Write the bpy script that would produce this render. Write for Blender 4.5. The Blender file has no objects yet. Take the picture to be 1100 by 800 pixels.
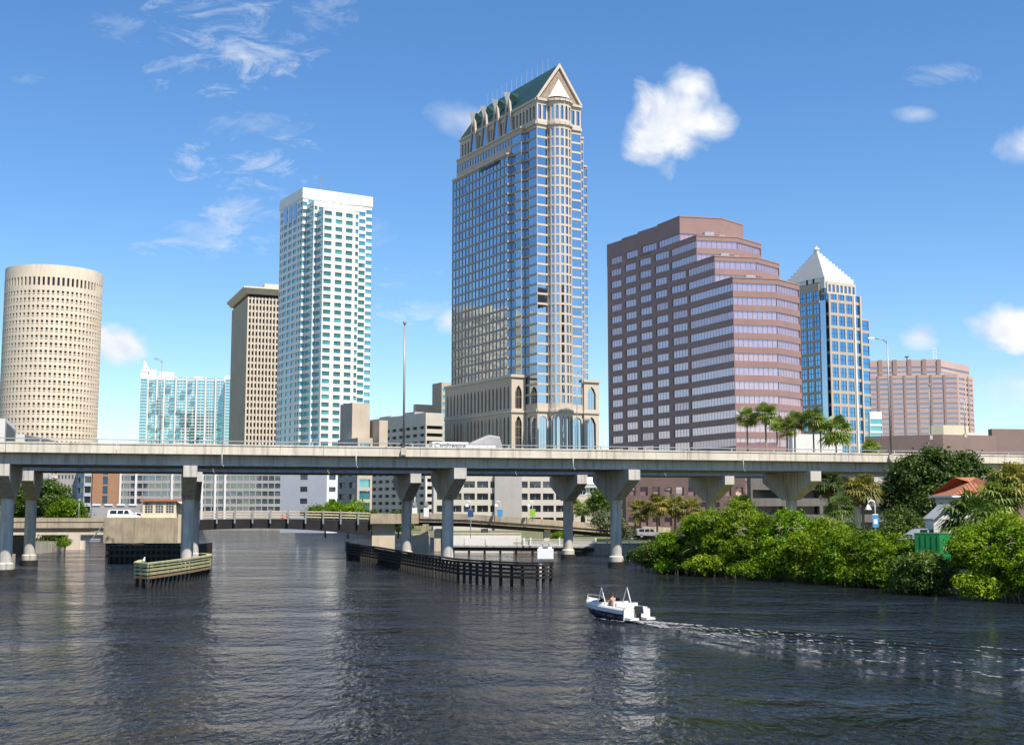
import bpy, math, random
import numpy as np
from mathutils import Vector
R = math.radians
random.seed(7); rng = np.random.default_rng(11)
SC = bpy.context.scene
COL = SC.collection

# ------------------------------------------------------------------ camera, sky, sun, exposure
F, PITCH, HCAM = 1320.0, R(6.27), 8.0            # focal length in photo pixels, tilt, eye height over the water
SP, CP = math.sin(PITCH), math.cos(PITCH)
cam = bpy.data.objects.new('camera', bpy.data.cameras.new('camera'))
COL.objects.link(cam); SC.camera = cam
cam.location = (0, 0, HCAM); cam.rotation_euler = (R(90) + PITCH, 0, 0)
cam.data.sensor_fit = 'HORIZONTAL'; cam.data.sensor_width = 36.0; cam.data.lens = 36.0 * F / 1100
cam.data.clip_start = 0.5; cam.data.clip_end = 20000

SUN_AZ, SUN_EL = R(38), R(57)                    # behind the camera, to its right
SUN = Vector((math.sin(SUN_AZ) * math.cos(SUN_EL), -math.cos(SUN_AZ) * math.cos(SUN_EL), math.sin(SUN_EL)))
sun = bpy.data.objects.new('sun', bpy.data.lights.new('sun', 'SUN'))
COL.objects.link(sun)
sun.data.energy = 5.0; sun.data.angle = R(0.53); sun.data.color = (1.0, 0.91, 0.78)
sun.rotation_euler = SUN.to_track_quat('Z', 'Y').to_euler()
sun.location = (60, -80, 200)
SC.view_settings.view_transform = 'Standard'; SC.view_settings.look = 'None'
SC.view_settings.exposure = 0.55; SC.view_settings.gamma = 1.0
SC.cycles.max_bounces = 8; SC.cycles.caustics_reflective = False; SC.cycles.caustics_refractive = False
SC.cycles.sample_clamp_indirect = 6.0
SC.cycles.use_denoising = True

def ray(px, py):
    cx, cy = (px - 550) / F, (400 - py) / F
    return cx, CP - cy * SP, SP + cy * CP
def uv_of(px, py):
    x, y, z = ray(px, py); return x / y, z / y

W = bpy.data.worlds.new("World"); SC.world = W; W.use_nodes = True
nt = W.node_tree; nt.nodes.clear(); N = nt.nodes; LK = nt.links
def wn(t, **k):
    n = N.new(t)
    for a, v in k.items(): setattr(n, a, v)
    return n
def wm(op, a, b=None, c=None, clamp=False):
    n = wn('ShaderNodeMath', operation=op); n.use_clamp = clamp
    for i, v in enumerate((a, b, c)):
        if v is None: continue
        if isinstance(v, (int, float)): n.inputs[i].default_value = v
        else: LK.new(v, n.inputs[i])
    return n.outputs[0]
sky = wn('ShaderNodeTexSky', sky_type='NISHITA'); sky.sun_disc = False
sky.sun_elevation = SUN_EL; sky.sun_rotation = math.pi - SUN_AZ
sky.altitude = 600; sky.air_density = 1.0; sky.dust_density = 0.15; sky.ozone_density = 2.2
tc = wn('ShaderNodeTexCoord'); sep = wn('ShaderNodeSeparateXYZ'); LK.new(tc.outputs['Generated'], sep.inputs[0])
sx, sy, sz = sep.outputs
ys = wm('MAXIMUM', sy, 0.02)
U_, V_ = wm('DIVIDE', sx, ys), wm('DIVIDE', sz, ys)
comb = wn('ShaderNodeCombineXYZ'); LK.new(U_, comb.inputs[0]); LK.new(V_, comb.inputs[1])
def noise(scale, detail=6, rough=.55, xs=1.0, ys_=1.0, dist=0.0, off=(0, 0, 0)):
    mp = wn('ShaderNodeMapping'); mp.inputs['Scale'].default_value = (xs, ys_, 1); mp.inputs['Location'].default_value = off
    LK.new(comb.outputs[0], mp.inputs[0])
    n = wn('ShaderNodeTexNoise'); n.inputs['Scale'].default_value = scale; n.inputs['Detail'].default_value = detail
    n.inputs['Roughness'].default_value = rough; n.inputs['Distortion'].default_value = dist
    LK.new(mp.outputs[0], n.inputs[0]); return n.outputs['Fac']
nz_c = noise(20, 5, .55, 1, 1.15, .35)
nz_w = noise(19, 8, .70, 1, 2.3, .6, (3, 1, 0))
dens = None
#  px, py, half width, half height, strength, wispy
CLOUDS = [(720, 130, 58, 54, 1.35, 0), (697, 152, 38, 32, 1.2, 0), (755, 132, 36, 28, .95, 0), (736, 90, 32, 28, 1.0, 0), (130, 371, 36, 26, 1.3, 0), (108, 366, 30, 22, 1.2, 0),
          (1082, 354, 54, 28, 1.4, 0), (1100, 160, 34, 30, 1.1, 0), (990, 359, 26, 17, .95, 0), (484, 345, 18, 16, .8, 0),
          (495, 128, 46, 26, .5, 0), (985, 124, 30, 11, .42, 0), (1010, 78, 50, 12, .58, 1),
          (268, 176, 64, 28, 1.05, 1), (258, 226, 62, 18, 1.0, 1), (222, 255, 70, 30, .85, 1), (250, 50, 90, 56, .95, 1), (345, 18, 46, 26, .62, 1),
          (270, 130, 50, 22, .5, 1), (440, 299, 34, 11, .75, 1), (436, 336, 60, 15, .72, 1), (130, 25, 34, 14, .5, 1), (30, 84, 18, 9, .4, 1),
          (1090, 415, 60, 30, .35, 0), (380, 250, 60, 20, .3, 1)]
for (px, py, rx, ry, st, wisp) in CLOUDS:
    u0, v0 = uv_of(px, py)
    du = wm('MULTIPLY', wm('SUBTRACT', U_, u0), F / rx * .98)
    dv = wm('MULTIPLY', wm('SUBTRACT', V_, v0), F / ry * .98)
    r2 = wm('ADD', wm('MULTIPLY', du, du), wm('MULTIPLY', dv, dv))
    fall = wm('SUBTRACT', 1.0, wm('SQRT', r2))
    if wisp: f = wm('MULTIPLY', wm('ADD', wm('MULTIPLY', fall, .50), wm('MULTIPLY', wm('SUBTRACT', nz_w, .53), 3.3)), st)
    else: f = wm('MULTIPLY', wm('ADD', fall, wm('MULTIPLY', wm('SUBTRACT', nz_c, .52), 1.75)), st)
    f = wm('MULTIPLY', f, wm('LESS_THAN', r2, 1.9))
    f = wm('MAXIMUM', f, 0.0)
    f = wm('MULTIPLY', f, 1.25 if not wisp else .75)
    dens = f if dens is None else wm('MAXIMUM', dens, f)
dens = wm('MINIMUM', wm('MULTIPLY', dens, wm('GREATER_THAN', sy, .05)), 1.0)
# broken cumulus over the rest of the dome (behind and beside the camera)
nb = wn('ShaderNodeTexNoise'); nb.inputs['Scale'].default_value = 2.6; nb.inputs['Detail'].default_value = 7; nb.inputs['Roughness'].default_value = .6
LK.new(tc.outputs['Generated'], nb.inputs[0])
rest = wm('MULTIPLY', wm('SUBTRACT', nb.outputs['Fac'], .55), 6.0, clamp=True)
rest = wm('MULTIPLY', rest, wm('LESS_THAN', sy, .05)); rest = wm('MULTIPLY', rest, wm('MULTIPLY', wm('SUBTRACT', sz, .02), 5.0, clamp=True))
dens = wm('MAXIMUM', dens, wm('MULTIPLY', rest, .75))
mixc = wn('ShaderNodeMix', data_type='RGBA')
hsv = wn('ShaderNodeHueSaturation'); hsv.inputs['Hue'].default_value = .5; hsv.inputs['Saturation'].default_value = 1.20; hsv.inputs['Value'].default_value = 1.30
tint = wn('ShaderNodeMix', data_type='RGBA', blend_type='MULTIPLY'); tint.inputs['Factor'].default_value = 1; tint.inputs['B'].default_value = (.965, .995, 1.045, 1)
LK.new(sky.outputs[0], tint.inputs['A']); LK.new(tint.outputs['Result'], hsv.inputs['Color'])
LK.new(dens, mixc.inputs['Factor']); LK.new(hsv.outputs[0], mixc.inputs['A'])
shade = wn('ShaderNodeMix', data_type='RGBA'); LK.new(wm('MULTIPLY', wm('SUBTRACT', nz_c, .36), 3.2, clamp=True), shade.inputs['Factor'])
shade.inputs['A'].default_value = (5.2, 5.9, 7.2, 1); shade.inputs['B'].default_value = (8.2, 8.2, 8.1, 1)
LK.new(shade.outputs['Result'], mixc.inputs['B'])
bg = wn('ShaderNodeBackground'); bg.inputs['Strength'].default_value = 0.088
LK.new(mixc.outputs['Result'], bg.inputs[0])
wo = wn('ShaderNodeOutputWorld'); LK.new(bg.outputs[0], wo.inputs[0])

# ------------------------------------------------------------------ helpers: placing
def kx(px, py=545):                               # X / Y of the ray through a photo pixel
    x, y, z = ray(px, py); return x / y
def zof(py, Y):                                   # height of a point seen at photo row py and distance Y
    x, y, z = ray(550, py); return HCAM + Y * z / y
def at(px, Y, py=545): return Vector((kx(px, py) * Y, Y))
def along(P, d, px, py=545):                      # distance from P along d to the sight line of column px
    k = kx(px, py); return (k * P[1] - P[0]) / (d[0] - k * d[1])
def water_at(px, py):                             # the point of the water surface seen at a pixel
    x, y, z = ray(px, py); t = -HCAM / z; return Vector((x * t, y * t))
def V2(x, y): return Vector((x, y))

# ------------------------------------------------------------------ helpers: materials
MATS = {}
def mat(name, col, rough=.7, metal=0.0, var=.12, scale=.6, spec=.4, stain=0.0, bump=0.0, bscale=8.0, zs=1.0, col2=None):
    m = bpy.data.materials.new(name); m.use_nodes = True; t = m.node_tree; n = t.nodes; l = t.links
    b = n['Principled BSDF']; b.inputs['Roughness'].default_value = rough; b.inputs['Metallic'].default_value = metal
    b.inputs['Specular IOR Level'].default_value = spec
    c = n.new('ShaderNodeTexCoord'); mp = n.new('ShaderNodeMapping'); mp.inputs['Scale'].default_value = (1, 1, zs)
    l.new(c.outputs['Object'], mp.inputs[0])
    x = n.new('ShaderNodeTexNoise'); x.inputs['Scale'].default_value = scale; x.inputs['Detail'].default_value = 8; x.inputs['Roughness'].default_value = .62
    l.new(mp.outputs[0], x.inputs[0])
    mx = n.new('ShaderNodeMix'); mx.data_type = 'RGBA'
    cr = n.new('ShaderNodeMapRange'); cr.inputs[1].default_value = .3; cr.inputs[2].default_value = .7
    l.new(x.outputs['Fac'], cr.inputs[0]); l.new(cr.outputs[0], mx.inputs['Factor'])
    lo = [v * (1 - var) for v in col] if col2 is None else col2
    hi = [min(1, v * (1 + var)) for v in col] if col2 is None else col
    mx.inputs['A'].default_value = (*lo, 1); mx.inputs['B'].default_value = (*hi, 1)
    out = mx.outputs['Result']
    if stain:                                      # vertical run-off streaks
        mp2 = n.new('ShaderNodeMapping'); mp2.inputs['Scale'].default_value = (1.6, 1.6, .12); l.new(c.outputs['Object'], mp2.inputs[0])
        x2 = n.new('ShaderNodeTexNoise'); x2.inputs['Scale'].default_value = 1.3; x2.inputs['Detail'].default_value = 6; l.new(mp2.outputs[0], x2.inputs[0])
        cr2 = n.new('ShaderNodeMapRange'); cr2.inputs[1].default_value = .5; cr2.inputs[2].default_value = .72; cr2.inputs[4].default_value = stain
        l.new(x2.outputs['Fac'], cr2.inputs[0])
        m2 = n.new('ShaderNodeMix'); m2.data_type = 'RGBA'; l.new(cr2.outputs[0], m2.inputs['Factor']); l.new(out, m2.inputs['A'])
        m2.inputs['B'].default_value = (*[v * .4 for v in col], 1); out = m2.outputs['Result']
    l.new(out, b.inputs['Base Color'])
    if bump:
        x3 = n.new('ShaderNodeTexNoise'); x3.inputs['Scale'].default_value = bscale; x3.inputs['Detail'].default_value = 5; l.new(c.outputs['Object'], x3.inputs[0])
        bp = n.new('ShaderNodeBump'); bp.inputs['Strength'].default_value = 1; bp.inputs['Distance'].default_value = bump
        l.new(x3.outputs['Fac'], bp.inputs['Height']); l.new(bp.outputs[0], b.inputs['Normal'])
    MATS[name] = m; return m
def glass(name, tint, dark, refl=.75, rough=.04, wav=.006):
    """mirror-coated facade glass: a tinted reflection over a dark body, panes slightly wavy, some blinds behind"""
    m = bpy.data.materials.new(name); m.use_nodes = True; t = m.node_tree; n = t.nodes; l = t.links
    b = n['Principled BSDF']; b.inputs['Roughness'].default_value = .35
    c = n.new('ShaderNodeTexCoord'); x = n.new('ShaderNodeTexNoise'); x.inputs['Scale'].default_value = .35; x.inputs['Detail'].default_value = 2
    l.new(c.outputs['Object'], x.inputs[0])
    bp = n.new('ShaderNodeBump'); bp.inputs['Distance'].default_value = wav * 3; l.new(x.outputs['Fac'], bp.inputs['Height'])
    x2 = n.new('ShaderNodeTexNoise'); x2.inputs['Scale'].default_value = .5; x2.inputs['Detail'].default_value = 4; l.new(c.outputs['Object'], x2.inputs[0])
    mx = n.new('ShaderNodeMix'); mx.data_type = 'RGBA'; l.new(x2.outputs['Fac'], mx.inputs['Factor'])
    mx.inputs['A'].default_value = (*[v * .5 for v in dark], 1); mx.inputs['B'].default_value = (*[v * 1.5 for v in dark], 1)
    l.new(mx.outputs['Result'], b.inputs['Base Color'])
    g = n.new('ShaderNodeBsdfGlossy'); g.inputs['Color'].default_value = (*tint, 1); g.inputs['Roughness'].default_value = rough
    l.new(bp.outputs[0], g.inputs['Normal'])
    ms = n.new('ShaderNodeMixShader'); ms.inputs[0].default_value = refl
    l.new(b.outputs[0], ms.inputs[1]); l.new(g.outputs[0], ms.inputs[2]); l.new(ms.outputs[0], n['Material Output'].inputs[0])
    MATS[name] = m; return m
_glass = glass
def glass(name, tint, dark, refl=.75, rough=.04, wav=.006):
    _glass(name, tint, dark, refl, rough, wav)
    k = min(2.4, .55 / max(dark))
    return _glass(name + '_blind', [v * .9 for v in tint], [v * k for v in dark], refl * .80, rough * 2, wav)
def foliage(name, c1, c2, trans=.3, gloss=.06):
    m = bpy.data.materials.new(name); m.use_nodes = True; t = m.node_tree; n = t.nodes; l = t.links
    n.remove(n['Principled BSDF'])
    a = n.new('ShaderNodeAttribute'); a.attribute_name = 'rnd'
    oi = n.new('ShaderNodeObjectInfo')
    mx = n.new('ShaderNodeMix'); mx.data_type = 'RGBA'; l.new(a.outputs['Fac'], mx.inputs['Factor'])
    mx.inputs['A'].default_value = (*c1, 1); mx.inputs['B'].default_value = (*c2, 1)
    hs = n.new('ShaderNodeHueSaturation'); l.new(mx.outputs['Result'], hs.inputs['Color'])
    mr = n.new('ShaderNodeMapRange'); mr.inputs[3].default_value = .8; mr.inputs[4].default_value = 1.2
    l.new(oi.outputs['Random'], mr.inputs[0]); l.new(mr.outputs[0], hs.inputs['Value'])
    d = n.new('ShaderNodeBsdfDiffuse'); tr = n.new('ShaderNodeBsdfTranslucent'); g = n.new('ShaderNodeBsdfGlossy')
    g.inputs['Roughness'].default_value = .45
    l.new(hs.outputs[0], d.inputs[0]); l.new(hs.outputs[0], tr.inputs[0])
    s1 = n.new('ShaderNodeMixShader'); s1.inputs[0].default_value = trans; l.new(d.outputs[0], s1.inputs[1]); l.new(tr.outputs[0], s1.inputs[2])
    s2 = n.new('ShaderNodeMixShader'); s2.inputs[0].default_value = gloss; l.new(s1.outputs[0], s2.inputs[1]); l.new(g.outputs[0], s2.inputs[2])
    l.new(s2.outputs[0], n['Material Output'].inputs[0])
    MATS[name] = m; return m

# ------------------------------------------------------------------ helpers: meshes
class M:
    def __init__(s): s.v = []; s.f = []
    def quad(s, *p):
        i = len(s.v); s.v += [tuple(q) for q in p]; s.f.append(tuple(range(i, i + len(p))))
    def box(s, x0, x1, y0, y1, z0, z1): s.obox((0, 0), (1, 0), (0, 1), x0, x1, y0, y1, z0, z1)
    def obox(s, O, a, b, s0, s1, t0, t1, z0, z1):   # box in a rotated plan frame
        c = [(O[0] + a[0] * u + b[0] * w, O[1] + a[1] * u + b[1] * w) for u, w in ((s0, t0), (s1, t0), (s1, t1), (s0, t1))]
        s.prism(c, z0, z1)
    def prism(s, c, z0, z1):
        i = len(s.v); n = len(c)
        s.v += [(p[0], p[1], z0) for p in c] + [(p[0], p[1], z1) for p in c]
        for k in range(n):
            j = (k + 1) % n; s.f.append((i + k, i + j, i + n + j, i + n + k))
        s.f.append(tuple(i + n + k for k in range(n))); s.f.append(tuple(i + n - 1 - k for k in range(n)))
    def hull(s, pts8):                              # 8 points: bottom loop, top loop
        i = len(s.v); s.v += [tuple(p) for p in pts8]
        for q in ((0, 1, 5, 4), (1, 2, 6, 5), (2, 3, 7, 6), (3, 0, 4, 7), (4, 5, 6, 7), (3, 2, 1, 0)): s.f.append(tuple(i + k for k in q))
    def loop(s, rings, close=True, caps=True):
        i = len(s.v); n = len(rings[0])
        for r in rings: s.v += [tuple(p) for p in r]
        for k in range(len(rings) - 1):
            for j in range(n if close else n - 1):
                j2 = (j + 1) % n; s.f.append((i + k * n + j, i + k * n + j2, i + (k + 1) * n + j2, i + (k + 1) * n + j))
        if caps:
            s.f.append(tuple(i + j for j in range(n))[::-1]); s.f.append(tuple(i + (len(rings) - 1) * n + j for j in range(n)))
    def lathe(s, cx, cy, prof, n=16, caps=True):
        s.loop([[(cx + r * math.cos(2 * math.pi * k / n), cy + r * math.sin(2 * math.pi * k / n), z) for k in range(n)] for r, z in prof], True, caps)
    def tube(s, pts, r, n=8, r2=None):
        pts = [Vector(p) for p in pts]; rings = []
        for i, p in enumerate(pts):
            d = (pts[min(i + 1, len(pts) - 1)] - pts[max(i - 1, 0)]).normalized()
            u = d.cross(Vector((0, 0, 1))) if abs(d.z) < .95 else d.cross(Vector((0, 1, 0)))
            u.normalize(); w = d.cross(u)
            rr = r if r2 is None else r + (r2 - r) * i / (len(pts) - 1)
            rings.append([p + u * rr * math.cos(2 * math.pi * k / n) + w * rr * math.sin(2 * math.pi * k / n) for k in range(n)])
        s.loop(rings)
ORG = {}
def link(o, parent=None):
    COL.objects.link(o)
    if parent: o.parent = parent; ORG[o.name] = ORG.get(parent.name, Vector((0, 0, 0)))
    return o
def build(name, m, material, parent=None, smooth=False, kind=None):
    me = bpy.data.meshes.new(name); o = bpy.data.objects.new(name, me); link(o, parent)
    g = ORG.get(parent.name) if parent else None
    vs = m.v if g is None else [(p[0] - g.x, p[1] - g.y, p[2] - g.z) for p in m.v]
    me.from_pydata(vs, [], m.f); me.materials.append(MATS[material] if isinstance(material, str) else material)
    if smooth: me.shade_smooth()
    me.update()
    if kind: o['kind'] = kind
    return o
def smooth_angle(o, deg=35):
    o.data.shade_smooth()
    try: o.data.set_sharp_from_angle(angle=R(deg))
    except Exception: pass
def thing(name, label, cat, loc=(0, 0, 0), group=None):
    o = bpy.data.objects.new(name, None); COL.objects.link(o); o.location = loc; ORG[o.name] = Vector(loc)
    o.empty_display_size = .5
    o['label'] = label; o['category'] = cat
    if group: o['group'] = group
    return o
def tag(o, label, cat, group=None):
    o['label'] = label; o['category'] = cat
    if group: o['group'] = group
    return o
def copy_tree(o, loc=None, rz=None, sc=None, label=None, parent=None):
    c = o.copy(); COL.objects.link(c)
    if parent: c.parent = parent
    for ch in list(o.children): copy_tree(ch, parent=c)
    if loc is not None: c.location = loc
    if rz is not None: c.rotation_euler.z = rz
    if sc is not None: c.scale = sc if hasattr(sc, '__len__') else (sc, sc, sc)
    if label: c['label'] = label
    return c

# ------------------------------------------------------------------ helpers: buildings
def proj_area(q):
    pts = []
    for p in q:
        X, Y, Z = p[0], p[1], p[2] - HCAM
        d = Y * CP + Z * SP
        if d < 1: return 0
        pts.append((X / d * F, (Z * CP - Y * SP) / d * F))
    if not any(-555 < p[0] < 555 and -405 < p[1] < 405 for p in pts): return 0
    return -.5 * sum(pts[i][0] * pts[(i + 1) % len(pts)][1] - pts[(i + 1) % len(pts)][0] * pts[i][1] for i in range(len(pts))) * -1
class Bld:
    """one building: wall meshes by material, and panes kept apart so that each window is a part"""
    def __init__(s, name, label, cat, loc):
        s.root = thing(name, label, cat, loc); s.w = {}; s.panes = []; s.made = {}
    def m(s, part, material): return s.w.setdefault((part, material), M())
    def wall(s, p0, p1, z0, z1, uw=(), zw=(), dep=.35, wm='stone', gm='glass', mull=0, mw=.14, mm='mullion', tilt=.004, arch=0, part='wall', hmull=0):
        p0, p1 = Vector(p0), Vector(p1); L = (p1 - p0).length
        if L < 1e-4: return
        d = (p1 - p0) / L; n = Vector((d.y, -d.x))
        def P(u, z, off=0): q = p0 + d * u + n * off; return (q.x, q.y, z)
        m = s.m(part, wm); z = z0
        zw = [(max(a, z0), min(b, z1)) for a, b in zw if b > z0 + .3 and a < z1 - .3]
        if not uw: zw = []
        for a, b in zw:
            if a > z + 1e-4: m.quad(P(0, z), P(L, z), P(L, a), P(0, a))
            u = 0
            for c, e in uw:
                if c > u + 1e-4: m.quad(P(u, a), P(c, a), P(c, b), P(u, b))
                m.quad(P(c, a), P(e, a), P(e, a, -dep), P(c, a, -dep)); m.quad(P(c, b, -dep), P(e, b, -dep), P(e, b), P(c, b))
                m.quad(P(c, a), P(c, a, -dep), P(c, b, -dep), P(c, b)); m.quad(P(e, a, -dep), P(e, a), P(e, b), P(e, b, -dep))
                t1, t2 = random.gauss(0, tilt), random.gauss(0, tilt); hh, wd = (b - a) / 2, (e - c) / 2
                wd_ = min(wd, 3)
                o = lambda i, j: -dep + .0 + (t1 * hh * j + t2 * wd_ * i)
                gq = gm + '_blind' if random.random() < .16 else gm
                s.panes.append(([P(c, a, o(-1, -1)), P(e, a, o(1, -1)), P(e, b, o(1, 1)), P(c, b, o(-1, 1))], gq))
                if mull:
                    k = max(1, round((e - c) / mull))
                    for q in range(1, k):
                        x = c + (e - c) * q / k
                        s.m('mullion', mm).quad(P(x - mw / 2, a, -dep + .08), P(x + mw / 2, a, -dep + .08), P(x + mw / 2, b, -dep + .08), P(x - mw / 2, b, -dep + .08))
                if hmull:
                    k = max(1, round((b - a) / hmull))
                    for q in range(1, k):
                        x = a + (b - a) * q / k
                        s.m('mullion', mm).quad(P(c, x - mw / 2, -dep + .09), P(e, x - mw / 2, -dep + .09), P(e, x + mw / 2, -dep + .09), P(c, x + mw / 2, -dep + .09))
                if arch:                            # pointed head
                    mid = (c + e) / 2
                    m.quad(P(c, b - arch), P(c + (mid - c) * .45, b - arch * .35), P(mid, b), P(c, b)); m.quad(P(e, b - arch), P(e, b), P(mid, b), P(e - (mid - c) * .45, b - arch * .35))
                u = e
            if L > u + 1e-4: m.quad(P(u, a), P(L, a), P(L, b), P(u, b))
            z = b
        if z1 > z + 1e-4: m.quad(P(0, z), P(L, z), P(L, z1), P(0, z1))
    def cap(s, pts, z, material, part='roof'): s.m(part, material).quad(*[(p[0], p[1], z) for p in pts])
    def done(s, cap=100):
        for (part, material), m in s.w.items():
            par = s.root
            if '>' in part: pa, part = part.split('>'); par = s.made[pa]
            o = build(part.split('#')[0], m, material, par); s.made[part] = o
        s.panes.sort(key=lambda q: -proj_area(q[0]))
        for q, gm in s.panes[:cap]:
            m = M(); m.quad(*q); build('window', m, gm, s.root)
        rest = {}
        for q, gm in s.panes[cap:]: rest.setdefault(gm, M()).quad(*q)
        for gm, m in rest.items(): build('window', m, gm, s.root, kind='stuff')
        return s.root
def bays(L, n, ratio=.6, m0=None):
    """n windows evenly over a length L, ratio = glass share of each bay; m0 = margin at both ends"""
    m0 = 0 if m0 is None else m0; p = (L - 2 * m0) / n; w = p * ratio
    return [(m0 + p * (k + .5) - w / 2, m0 + p * (k + .5) + w / 2) for k in range(n)]
def floors(z0, pitch, n, sill, h): return [(z0 + pitch * k + sill, z0 + pitch * k + sill + h) for k in range(n)]
def frame(deg): a = V2(math.cos(R(deg)), math.sin(R(deg))); return a, V2(-a.y, a.x)
def block(name, label, cat, cpx, D, deg, lpx, rpx, z0, z1, left=None, right=None, wm='stone', top='roofgrey', py=500, cap=100, lp=None, extra=None, degl=None):
    """two-faced block: corner seen at column cpx and distance D, left face running back to lpx, right face to rpx"""
    a, b = frame(deg); C = at(cpx, D, py)
    if degl is not None: b = frame(degl)[1]
    Ll, Lr = along(C, b, lpx, py), along(C, a, rpx, py)
    if not 0 < Ll < 120: Ll = 22.0
    if not 0 < Lr < 400: Lr = 22.0
    B = Bld(name, label, cat, (C.x, C.y, z0))
    PL, PR = C + b * Ll, C + a * Lr; PB = PR + b * Ll
    for P0, P1, st in ((PL, C, left), (C, PR, right)):
        st = st or {}; L = (P1 - P0).length
        if 'n' in st:
            zw = floors(st.get('zs', z0), st['pitch'], int((z1 - st.get('top', 1.0) - st.get('zs', z0)) / st['pitch']), st.get('sill', 1.0), st.get('h', 1.8))
            B.wall(P0, P1, z0, z1, bays(L, st['n'], st.get('ratio', .6), st.get('m0')), zw, st.get('dep', .4), st.get('wm', wm), st.get('gm', 'glass_dark'), st.get('mull', 0), st.get('mw', .14), st.get('mm', 'mullion'))
        else: B.wall(P0, P1, z0, z1, wm=st.get('wm', wm))
    B.wall(PR, PB, z0, z1, wm=wm); B.wall(PB, PL, z0, z1, wm=wm)
    B.cap([PL, C, PR, PB], z1, top)
    if extra: extra(B, C, a, b, Ll, Lr)
    B.done(cap); return B

# ------------------------------------------------------------------ materials
mat('concrete', (.62, .56, .46), .85, var=.14, scale=.3, stain=.6, bump=.01)
mat('concrete_pier', (.53, .50, .45), .85, var=.16, scale=.5, stain=.8, bump=.01)
mat('concrete_girder', (.46, .45, .43), .85, var=.14, scale=.3, stain=.7)
mat('concrete_old', (.40, .34, .25), .9, var=.25, scale=.5, stain=.6, bump=.02)
mat('concrete_cream', (.62, .54, .42), .85, var=.10, scale=.4, stain=.3)
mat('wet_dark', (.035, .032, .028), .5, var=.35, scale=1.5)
mat('asphalt', (.055, .055, .055), .9, var=.15)
mat('galv', (.42, .43, .44), .45, metal=.5, var=.08)
mat('lamp_metal', (.30, .30, .31), .45, metal=.4, var=.08)
mat('white_paint', (.80, .80, .78), .5, var=.04)
mat('white_wall', (.70, .68, .64), .7, var=.05, stain=.08)
mat('black', (.015, .015, .016), .4, var=.2)
mat('red_sign', (.55, .05, .04), .5, var=.1)
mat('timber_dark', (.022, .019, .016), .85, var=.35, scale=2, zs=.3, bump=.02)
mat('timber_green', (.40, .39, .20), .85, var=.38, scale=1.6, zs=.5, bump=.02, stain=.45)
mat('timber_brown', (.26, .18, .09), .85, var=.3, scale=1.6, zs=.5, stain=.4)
mat('mud', (.16, .12, .07), .95, var=.3, scale=.3)
mat('grass', (.10, .14, .04), .95, var=.4, scale=.15, col2=(.16, .13, .08))
mat('sea_wall', (.42, .38, .31), .9, var=.2, scale=.4, stain=.5)
mat('sand', (.55, .42, .18), .95, var=.2, scale=.6)
mat('roofgrey', (.35, .35, .35), .9)
mat('mullion', (.30, .30, .31), .5)
# facade colours
mat('cream', (.70, .60, .48), .85, var=.09, scale=.12, stain=.28)
mat('tan_rib', (.60, .52, .43), .85, var=.06, scale=.2, stain=.08)
mat('tan_granite', (.50, .40, .31), .6, var=.07, scale=.3)
mat('tan_light', (.55, .48, .40), .7, var=.06, scale=.3)
mat('gable_stone', (.30, .24, .18), .85, var=.35, scale=1.2)
mat('copper_roof', (.030, .075, .066), .45, metal=.2, var=.15, scale=.15, zs=.3)
mat('white_clad', (.78, .77, .75), .45, var=.05, scale=.1, stain=.08)
mat('rose_granite', (.30, .185, .168), .55, var=.08, scale=.2)
mat('rose_light', (.36, .22, .16), .6, var=.08, scale=.2)
mat('pink_conc', (.50, .36, .32), .8, var=.05, scale=.15)
mat('pyramid_white', (.66, .64, .62), .7, var=.04, scale=.2)
mat('frame_tan', (.46, .38, .31), .7, var=.06)
mat('office_tan', (.50, .42, .33), .85, var=.08, scale=.2, stain=.2)
mat('office_grey', (.38, .36, .34), .85, var=.08, scale=.2, stain=.2)
mat('rose_shaded', (.13, .085, .078), .6, var=.12, scale=.3)  # rose granite with the shade below the bridge put into the colour
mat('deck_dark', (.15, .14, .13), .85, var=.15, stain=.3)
mat('office_white', (.54, .50, .44), .85, var=.06, scale=.2, stain=.12)
mat('blue_grey_wall', (.40, .42, .46), .8, var=.05, scale=.15)
mat('brick_orange', (.38, .22, .13), .85, var=.1, scale=.4)
mat('brown_garage', (.24, .17, .15), .85, var=.08, scale=.3)
mat('cream_box', (.64, .58, .42), .8, var=.06)
mat('tile_red', (.34, .13, .07), .8, var=.25, scale=3)
mat('dark_inside', (.02, .02, .022), .7, var=.3)
mat('green_paint', (.01, .20, .05), .45, var=.15)
mat('logo_pale', (.75, .74, .55), .5, var=.05)
mat('banner_blue', (.06, .30, .60), .6, var=.1)
mat('banner_green', (.28, .50, .06), .6, var=.1)
mat('banner_navy', (.04, .08, .22), .6, var=.1)
mat('trunk', (.17, .13, .095), .95, var=.3, scale=3, bump=.02)
mat('trunk_palm', (.24, .19, .14), .95, var=.3, scale=4, zs=3, bump=.02)
mat('thatch', (.28, .19, .09), .95, var=.35, scale=3)
mat('hull_navy', (.012, .016, .05), .18, var=.05)
mat('gelcoat', (.66, .65, .62), .25, var=.02)
mat('vinyl_tan', (.46, .36, .24), .6, var=.08)
mat('canvas_dark', (.02, .022, .028), .8, var=.1)
mat('skin', (.52, .27, .16), .55, var=.06)
mat('hair', (.05, .03, .02), .7, var=.2)
mat('shorts', (.06, .10, .22), .8, var=.1)
mat('tyre', (.02, .02, .02), .8)
mat('car_white', (.75, .75, .75), .25, var=.02)
mat('car_silver', (.45, .46, .48), .25, metal=.4, var=.02)
mat('car_dark', (.04, .045, .055), .25, var=.02)
mat('car_red', (.40, .03, .03), .25, var=.02)
mat('car_glass', (.02, .025, .03), .08, var=.1)
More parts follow.
